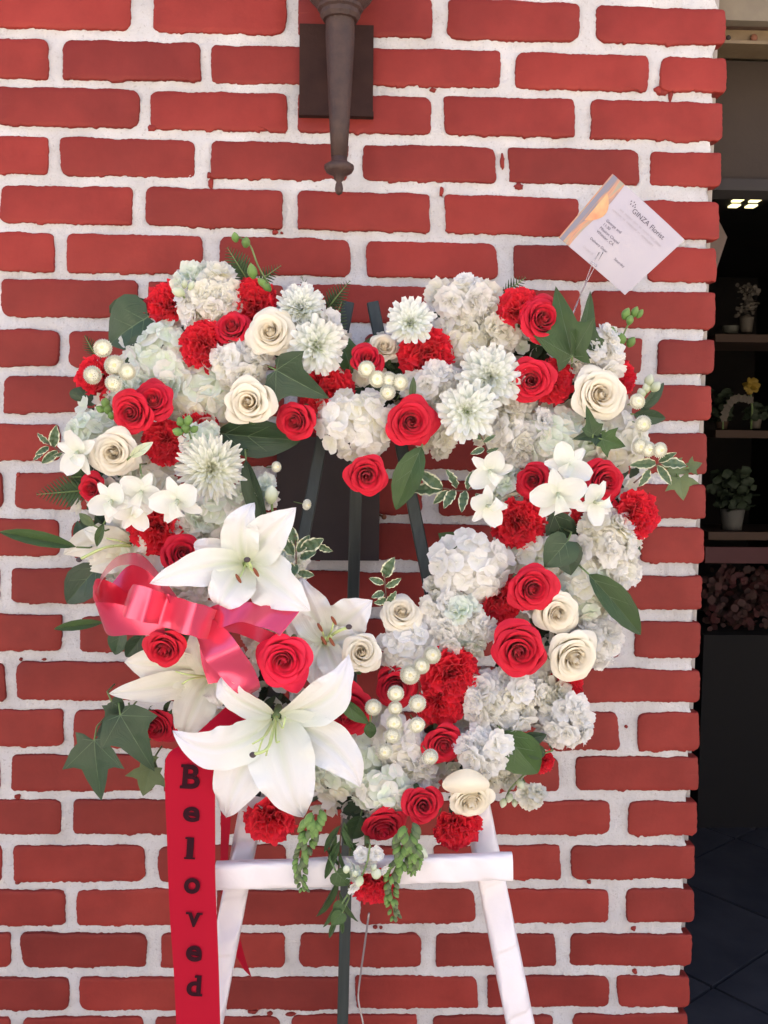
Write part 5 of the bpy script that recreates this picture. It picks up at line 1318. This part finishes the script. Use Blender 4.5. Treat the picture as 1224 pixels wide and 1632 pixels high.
bud_stem([(205,1120),(212,1145),(225,1170)], [(208,1130,3,250,2.4),(222,1138,3,270,2.4)], .03, 'thin dark stems in front of the shaded red rose at the lower left', M['leaf_dark'])
bud_stem([(590,1345),(585,1375),(575,1400)], [(600,1392,9,80,1.1),(596,1382,5,60,1.3),(573,1405,7,250,1.3),(566,1392,5,90,1.3),(552,1385,6,90,1.3)], .085, 'pale round buds of the stock flower before the crossbar ribbon', M['bud_pale'])
bud_stem([(660,1330),(655,1352),(668,1360)], [(668,1356,11,330,1.5),(650,1345,8,270,1.2)], .04, 'fat pale green bud above the crossbar ribbon', M['bud_pale'])
def spike(pts, w0, label, off=.07):
    d = D(pts[0][1])+off; P = catmull([px(x, y, d) for x, y in pts], 20); e = empty('snapdragon_tip', P[0], label, 'bud stem', 'green snapdragon tips')
    mb = MB(); mb.tube(P, .0015, 5); part('stalk', mb, M['stem'], e); s = mpp(d)
    for i in range(20):
        f = i/19; r = w0*s*(1-.55*f)*.55; a = P[i]
        for k in range(3):
            an = i*2.4+k*2.1; o = a+Vector((math.cos(an)*r*1.15, -abs(math.sin(an))*r-.001, rng.uniform(-1, 1)*.002))
            dr = (P[min(i+1, 20)]-a).normalized()*.9+Vector((math.cos(an)*.8, -.4, 0)); Mf = frame(dr.normalized())
            mb = MB()
            mb.grid(lambda u, v: o+(Mf @ Vector((r*.62*math.sin(pi*(v*.9+.06))**.8*math.cos(u*pi), r*.45*math.sin(pi*(v*.9+.06))**.8*math.sin(u*pi), (v-.4)*r*1.7))), 7, 5); part('bud', mb, M['bud'] if rng.random() < .6 else LL, e)
spike([(500,1300),(490,1335),(478,1385),(486,1420)], 22, 'green snapdragon tip hanging left of the center leg over the crossbar ribbon')
spike([(648,1320),(642,1360),(622,1410),(632,1468)], 24, 'longest green snapdragon tip hanging right of the lowest red carnation')
spike([(655,1345),(662,1370),(655,1392)], 18, 'short green snapdragon tip above the longest one')
# ruscus
def ruscus(pts, leaves, off, label):
    d = D(pts[0][1])+off; P = [px(x, y, d) for x, y in pts]; e = empty('ruscus_sprig', P[0], label, 'sprig', 'hanging green sprigs')
    mb = MB(); mb.tube(catmull(P, 14), .0011, 5); part('twig', mb, M['woody'], e)
    for (bx, by, tx, ty, w_) in leaves: leaf(bx, by, d+.004, tx, ty, d+rng.uniform(-.006, .014), w_, 'long', LM, parent=e, roll=rng.uniform(-.6, .6), bend=.25, fold=.2)
ruscus([(545,1300),(541,1360),(538,1430),(540,1470)], [(543,1315,512,1360,.22),(545,1318,565,1360,.22),(541,1340,516,1405,.2),(546,1345,572,1345,.2),(541,1355,552,1398,.22),(540,1380,520,1350,.2),(538,1400,508,1470,.2),(540,1395,565,1402,.22),(541,1420,566,1474,.22),(539,1435,517,1482,.2),(540,1440,558,1460,.25),(539,1460,522,1498,.22),(541,1460,548,1492,.22),(548,1310,552,1350,.25),(536,1330,524,1372,.2),(543,1325,580,1368,.18)], .06, 'dark green narrow leaved sprig hanging before the center leg')
lf(536,1390, 556,1412, .075, 1.1, 'heart', LM, 'round green leaf on the hanging sprig before the crossbar ribbon', .0, .1)
lf(545,1440, 530,1452, .075, 1.0, 'heart', LM, 'small round green leaf near the lower end of the hanging sprig', .0, .1)
lf(545,1455, 528,1475, .075, .9, 'heart', LM, 'smaller round green leaf at the lower end of the hanging sprig', .0, .1)
# folded petal on the drooping rose
t = thing('fallen_petal', px(745, 1240, D(1240)+.05), 'white folded outer petal capping the drooping cream rose', 'petal')
cc = px(740, 1245, D(1240)+.045); s = mpp(.35)
mb = MB(); mb.grid(lambda u, v: cc+Vector((u*38*s*(math.sin(pi*(.15+.80*v)))**.6, -.028*math.sin(pi*(v*.75+.2))*(1-.55*u*u)-.004, (24-48*v)*s*(1-.25*u*u)+6*s*(1-u*u))), 14, 10); part('petal', mb, M['cream'], t)

# ------------------------------------------------------------------ satin bow and printed streamer
bow = thing('ribbon_bow', px(290, 985, D(980)+.06), 'pink red satin bow with a hanging red streamer printed Beloved', 'ribbon bow')
zb_ = D(980)
def band(name, top, bot, n, mat, parent, cross=None, thick=.0004):
    """strip of ribbon between two edges given as (x, y, d)"""
    Tp = catmull([px(*q) for q in top], n); Bp = catmull([px(*q) for q in bot], n)
    def f(u, v):
        i = min(n, int(round(v*n))); a, b = Tp[i], Bp[i]; k = (u+1)/2
        p = a*(1-k)+b*k
        if cross: p = p+Vector((0, cross(u, v), 0))
        return p
    mb = MB(); mb.grid(f, 10, n); return part(name, mb, mat, parent)
B = M['bow']
band('loop', [(160,962,zb_+.06),(158,925,zb_+.045),(185,888,zb_+.03),(225,884,zb_+.035),(262,925,zb_+.06),(285,955,zb_+.08)], [(150,945,zb_+.085),(168,918,zb_+.09),(190,902,zb_+.085),(222,903,zb_+.09),(250,925,zb_+.095),(270,962,zb_+.09)], 40, B, bow)
band('loop', [(178,930,zb_+.02),(205,902,zb_+.02),(240,905,zb_+.03),(270,940,zb_+.06)], [(190,962,zb_+.04),(225,940,zb_+.03),(255,945,zb_+.04),(282,975,zb_+.07)], 30, B, bow)
band('loop', [(148,935,zb_+.09),(152,958,zb_+.10),(185,962,zb_+.08),(240,975,zb_+.075),(300,985,zb_+.08)], [(160,966,zb_+.05),(170,1010,zb_+.06),(205,1012,zb_+.07),(250,1012,zb_+.075),(302,1008,zb_+.08)], 40, B, bow)
band('loop', [(148,935,zb_+.09),(156,922,zb_+.06),(185,932,zb_+.045),(215,955,zb_+.05),(250,970,zb_+.06)], [(160,966,zb_+.05),(172,965,zb_+.045),(192,970,zb_+.04),(225,982,zb_+.05),(255,990,zb_+.06)], 30, B, bow)
# the front band bellies out towards the viewer in two soft waves
band('loop', [(206,940,zb_+.075),(214,931,zb_+.100),(236,937,zb_+.113),(258,944,zb_+.095),(275,950,zb_+.088),(292,955,zb_+.108),(315,962,zb_+.122),(336,968,zb_+.105),(350,975,zb_+.080)],
             [(194,975,zb_+.075),(199,983,zb_+.100),(222,990,zb_+.113),(245,994,zb_+.095),(262,999,zb_+.088),(280,1006,zb_+.108),(302,1013,zb_+.122),(322,1018,zb_+.105),(338,1020,zb_+.080)], 70, B, bow, cross=lambda u, v: .0022*math.sin(v*34+.5*u))
band('loop', [(325,972,zb_+.08),(355,962,zb_+.09),(400,960,zb_+.085),(440,966,zb_+.085),(475,974,zb_+.10),(470,980,zb_+.085)], [(330,1005,zb_+.08),(352,1000,zb_+.10),(385,992,zb_+.105),(418,1000,zb_+.11),(446,1012,zb_+.115),(440,1012,zb_+.09)], 50, B, bow, cross=lambda u, v: .003*math.sin(v*19+.8*u))
band('loop', [(345,985,zb_+.075),(380,988,zb_+.09),(415,1000,zb_+.09),(440,1010,zb_+.08)], [(340,1012,zb_+.07),(370,1008,zb_+.08),(400,1018,zb_+.085),(425,1030,zb_+.08)], 30, B, bow)
band('loop', [(338,985,zb_+.09),(370,1015,zb_+.115),(395,1050,zb_+.115),(414,1088,zb_+.09),(412,1100,zb_+.08)], [(310,1010,zb_+.08),(328,1050,zb_+.10),(352,1080,zb_+.11),(384,1108,zb_+.10),(396,1108,zb_+.08)], 50, B, bow, cross=lambda u, v: .003*math.sin(v*15+u))
band('loop', [(330,1010,zb_+.07),(345,1040,zb_+.07),(365,1085,zb_+.06)], [(318,1030,zb_+.06),(322,1060,zb_+.06),(332,1090,zb_+.06)], 20, B, bow)
mb = MB(); a = px(305, 990, zb_+.085); mb.ball(a, .011, 12, 8, sc=(.9, .7, 1.3)); part('knot', mb, B, bow)
# streamer
zs = D(1250)+.055
def streamer_d(y): return zs + .00016*(y-1200)
SL = [(390,1098),(345,1140),(300,1180),(266,1205),(263,1260),(266,1330),(268,1400),(271,1470),(277,1550),(281,1632),(286,1750),(292,1900)]
SR = [(420,1118),(392,1160),(362,1190),(343,1218),(343,1265),(343,1330),(343,1400),(346,1470),(349,1550),(351,1632),(355,1750),(362,1900)]
def sd(i, side): return (zb_+.05 if i < 1 else streamer_d(max(1200, SL[i][1]))-.012*max(0, 3-i)) + (.004 if side else 0)
Lp = [(x, y, sd(i, 0)) for i, (x, y) in enumerate(SL)]; Rp = [(x, y, sd(i, 1)) for i, (x, y) in enumerate(SR)]
stm = band('streamer', Lp, Rp, 120, M['satin_red'], bow, cross=lambda u, v: -.0012*math.cos(u*1.6)-.0007*math.sin(v*19+u))
# back tail
band('tail', [(350,1190,D(1200)+.02),(352,1300,D(1300)),(352,1400,D(1400)-.02),(362,1490,D(1400)-.06),(388,1545,D(1400)-.1)], [(372,1190,D(1200)+.02),(368,1300,D(1300)+.01),(364,1400,D(1400)-.01),(385,1505,D(1400)-.06),(401,1558,D(1400)-.1)], 40, M['satin_red'], bow)
# printed letters: flat print a hair in front of the streamer
def text_mesh(txt, size, name, bold=0.0, align='CENTER'):
    c = bpy.data.curves.new(name, 'FONT'); c.body = txt; c.size = size; c.offset = bold; c.align_x = align; c.align_y = 'CENTER'; c.resolution_u = 6
    o = bpy.data.objects.new(name, c); COL.objects.link(o); dg = bpy.context.evaluated_depsgraph_get()
    me = bpy.data.meshes.new_from_object(o.evaluated_get(dg)); me.name = name
    bpy.data.objects.remove(o); bpy.data.curves.remove(c)
    return me
def serif(mb, x0, x1, y, h=.09): mb.box(x0, x1, y-h/2, y+h/2, .0, .012)
SERIF = {'B': [(-.46, -.10, .34), (-.46, -.10, -.34)], 'd': [(-.02, .36, .37), (.18, .44, -.33)], 'v': [], 'l': [], 'e': [], 'o': []}
for ch, x, y, h, w_ in [('B',305,1238,40,36),('e',305,1298,25,29),('l',303,1352,36,12),('o',306,1412,26,28),('v',309,1466,24,28),('e',309,1520,26,28),('d',309,1571,34,30)]:
    me = text_mesh(ch, 1.0, 'letter', .03)
    xs = [v.co.x for v in me.vertices]; ys = [v.co.y for v in me.vertices]
    cx_, cy_ = (min(xs)+max(xs))/2, (min(ys)+max(ys))/2; W_2, H_2 = max(xs)-min(xs), max(ys)-min(ys)
    w_ = w_*(.8 if ch in 'Bdv' else .95); h = h*.96
    me.transform(Matrix.Diagonal((1/W_2, 1/H_2, 1, 1)) @ Matrix.Translation((-cx_, -cy_, 0)))
    if ch in ('B', 'd', 'l', 'v'):
        mb = MB()
        if ch == 'B': mb.box(-.62, -.2, .5-.13, .5, .001, .004); mb.box(-.62, -.2, -.5, -.5+.13, .001, .004)
        if ch == 'd': mb.box(.02, .4, .5-.12, .5, .001, .004); mb.box(.3, .62, -.5, -.5+.12, .001, .004)
        if ch == 'v': mb.box(-.62, -.18, .5-.15, .5, .001, .004); mb.box(.18, .62, .5-.15, .5, .001, .004)
        if ch == 'l': mb.box(-.8, .5, .5-.09, .5, .001, .004); mb.box(-.8, .8, -.5, -.5+.09, .001, .004)
        import bmesh
        bm = bmesh.new(); bm.from_mesh(me); m2 = mb.mesh('t', M['ink'], False); bm.from_mesh(m2); bm.to_mesh(me); bm.free()
    me.materials.clear(); me.materials.append(M['ink'])
    d = streamer_d(y)+.0048; s = mpp(d)
    P = px(x, y, d)
    lean = math.radians(-1.2)
    Mm = Matrix.Translation(P-bow.location) @ Matrix.Rotation(-.065, 4, 'Z') @ Matrix.Rotation(pi/2-math.atan(.00016/mpp(.4)), 4, 'X') @ Matrix.Rotation(lean, 4, 'Z') @ Matrix.Diagonal((w_*s, h*s, s*30, 1))
    o = obj('letter', me, stm); o.matrix_local = Mm

# ------------------------------------------------------------------ message card on its clear holder
dc = D(400)-.05
card = thing('message_card', px(990, 375, dc), 'white florist message card with a photo strip, tilted like a diamond at the upper right', 'card')
Pt, Pr, Pb, Pl = px(976, 277, dc), px(1090, 383, dc), px(996, 470, dc), px(891, 378, dc)
ux = (Pr-Pt); uy = (Pt-Pl); W0 = ux.length; H0 = uy.length; ux.normalize(); uz = ux.cross(uy).normalized(); uy2 = uz.cross(ux)
if uz.y > 0: uz = -uz
bend = lambda a, b: uz*(.004*math.sin(a*2.2)-.003*b*b)
def cp(a, b, h=0.0):  # a along text, b from text top (0) to foot (1), bilinear between the corners
    return (Pt*(1-a)*(1-b)+Pr*a*(1-b)+Pb*a*b+Pl*(1-a)*b) + bend(a, b) + uz*h
# corner order: Pt = start of the heading edge, Pr = its end; Pl and Pb the foot edge
mb = MB(); mb.grid(lambda u, v: cp(u, v), 16, 16, u0=0); mb.grid(lambda u, v: cp(u, v, -.0005), 16, 16, u0=0); part('card_sheet', mb, M['card'], card)
mb = MB(); mb.grid(lambda u, v: cp(u*(.17+.02*math.sin(v*5)-.015*v*(1-v)*9*.3), v, .0003), 6, 20, u0=0)
def photo_mat():
    m, nt, b, o = newmat('printed_photo')
    uv = node(nt, 'ShaderNodeUVMap'); uv.uv_map = 'UVMap'
    n = node(nt, 'ShaderNodeTexNoise', i={'Scale': 2.2, 'Detail': 2.0, 'Distortion': .8}); nt.links.new(uv.outputs[0], n.inputs[0])
    cr = node(nt, 'ShaderNodeValToRGB'); e = cr.color_ramp.elements; e[0].position = .35; e[0].color = (.22, .2, .22, 1); e[1].position = .62; e[1].color = (.34, .30, .22, 1)
    q = cr.color_ramp.elements.new(.5); q.color = (.55, .26, .14, 1); nt.links.new(n.outputs[0], cr.inputs[0]); nt.links.new(cr.outputs[0], b.inputs['Base Color']); b.inputs['Roughness'].default_value = .45
    return m
part('photo_strip', mb, photo_mat(), card)
mb = MB(); mb.grid(lambda u, v: cp(.015+.05*u, v, .0006), 3, 12, u0=0); part('photo_edge', mb, solid('grey_blue_print', (.22, .21, .25), .5), card)
mb = MB(); mb.grid(lambda u, v: cp(.09+.13*u*math.sin(pi*v)**.8, .22+.42*v, .0007), 6, 12, u0=0); part('photo_patch', mb, solid('orange_print', (.62, .25, .13), .5, (.55, .42, .2), 30), card)
def card_text(txt, a, b, size, mat, align='LEFT', bold=0.0):
    me = text_mesh(txt, size, 'lettering', bold, align); me.materials.clear(); me.materials.append(mat)
    eux = (cp(a+.05, b)-cp(a-.05, b)).normalized(); euy = -(cp(a, b+.05)-cp(a, b-.05)).normalized(); n = eux.cross(euy).normalized(); euy = n.cross(eux)
    Mm = Matrix((eux, euy, n)).transposed().to_4x4()
    obj('lettering', me, card, Matrix.Translation(cp(a, b, .0011)-card.location) @ Mm)
card_text('GINZA Florist', .62, .17, .0098, M['card_ink'], 'CENTER', .0)
for dx, dy in ((0, 0), (.03, -.015), (.055, .0), (.015, .03), (.045, .03), (.07, .025)):
    mb = MB(); c = cp(.33+dx, .10+dy, .0011); mb.grid(lambda u, v: c+ux*(u*.0008*math.sin(pi*v))+uy2*(v*.003-.0015), 2, 3); part('emblem_petal', mb, M['card_ink'], card)
def blurred_line(a, b, words, mat, h=.0026):
    """print too small to read: a row of word-long strokes"""
    mb = MB(); q = a
    for w_ in words:
        P0, P1 = cp(q, b, .0011), cp(q+w_, b, .0011); dn = (cp(q, b+.03)-cp(q, b)).normalized()*h*.5; n = max(2, int(w_*90)); ax = (P1-P0)/n
        for k in range(n):
            o = P0+ax*k; hh = dn*rng.uniform(.7, 1.15)
            mb.add([o-hh, o+ax*.7-hh, o+ax*.7+hh*.8, o+hh*.8], [(0, 1, 2, 3)])
        q += w_+.02
    part('small_print', mb, mat, card, False)
blurred_line(.30, .265, (.05, .10, .06, .03, .09, .05, .08), M['card_ink_pale'])
blurred_line(.24, .325, (.13, .03, .14, .03, .17), M['card_ink_pale'])
for i, s_ in enumerate(['George and', '11:30', 'Mission Chapel', 'Whittier, CA']): card_text(s_, .27, .47+.058*i, .0056, M['card_ink'])
card_text('Delivery Date:         Saturday', .27, .76, .0052, M['card_ink'])
card_text('Order #', .27, .89, .0052, M['card_ink_pale'])
hold = thing('card_holder', px(922, 478, dc), 'thin clear plastic fork that holds up the message card', 'card holder')
mb = MB()
for o_ in (-3, 3):
    mb.tube([px(921, 480, dc+.01), px(933+o_*.3, 452, dc), px(945+o_, 425, dc-.003), px(958+o_, 402, dc+.006)], .0007, 5)
mb.tube([px(921, 480, dc+.01), px(905, 520, D(520)-.03)], .0012, 6)
mb.tube([px(942, 418, dc+.006), px(951, 424, dc+.006)], .0016, 6)
part('fork', mb, M['plastic'], hold)
# loose wire hanging from the lowest carnation
mb = MB(); mb.tube(catmull([px(588, 1455, .33), px(582, 1500, .32), px(575, 1550, .31), px(571, 1585, .31), px(573, 1605, .315), px(580, 1640, .32), px(584, 1700, .33)], 30), .0013, 6)
tag(obj('stem_wire', mb.mesh('stem_wire', M['wire'])), 'thin bare wire hanging below the lowest red carnation', 'wire')
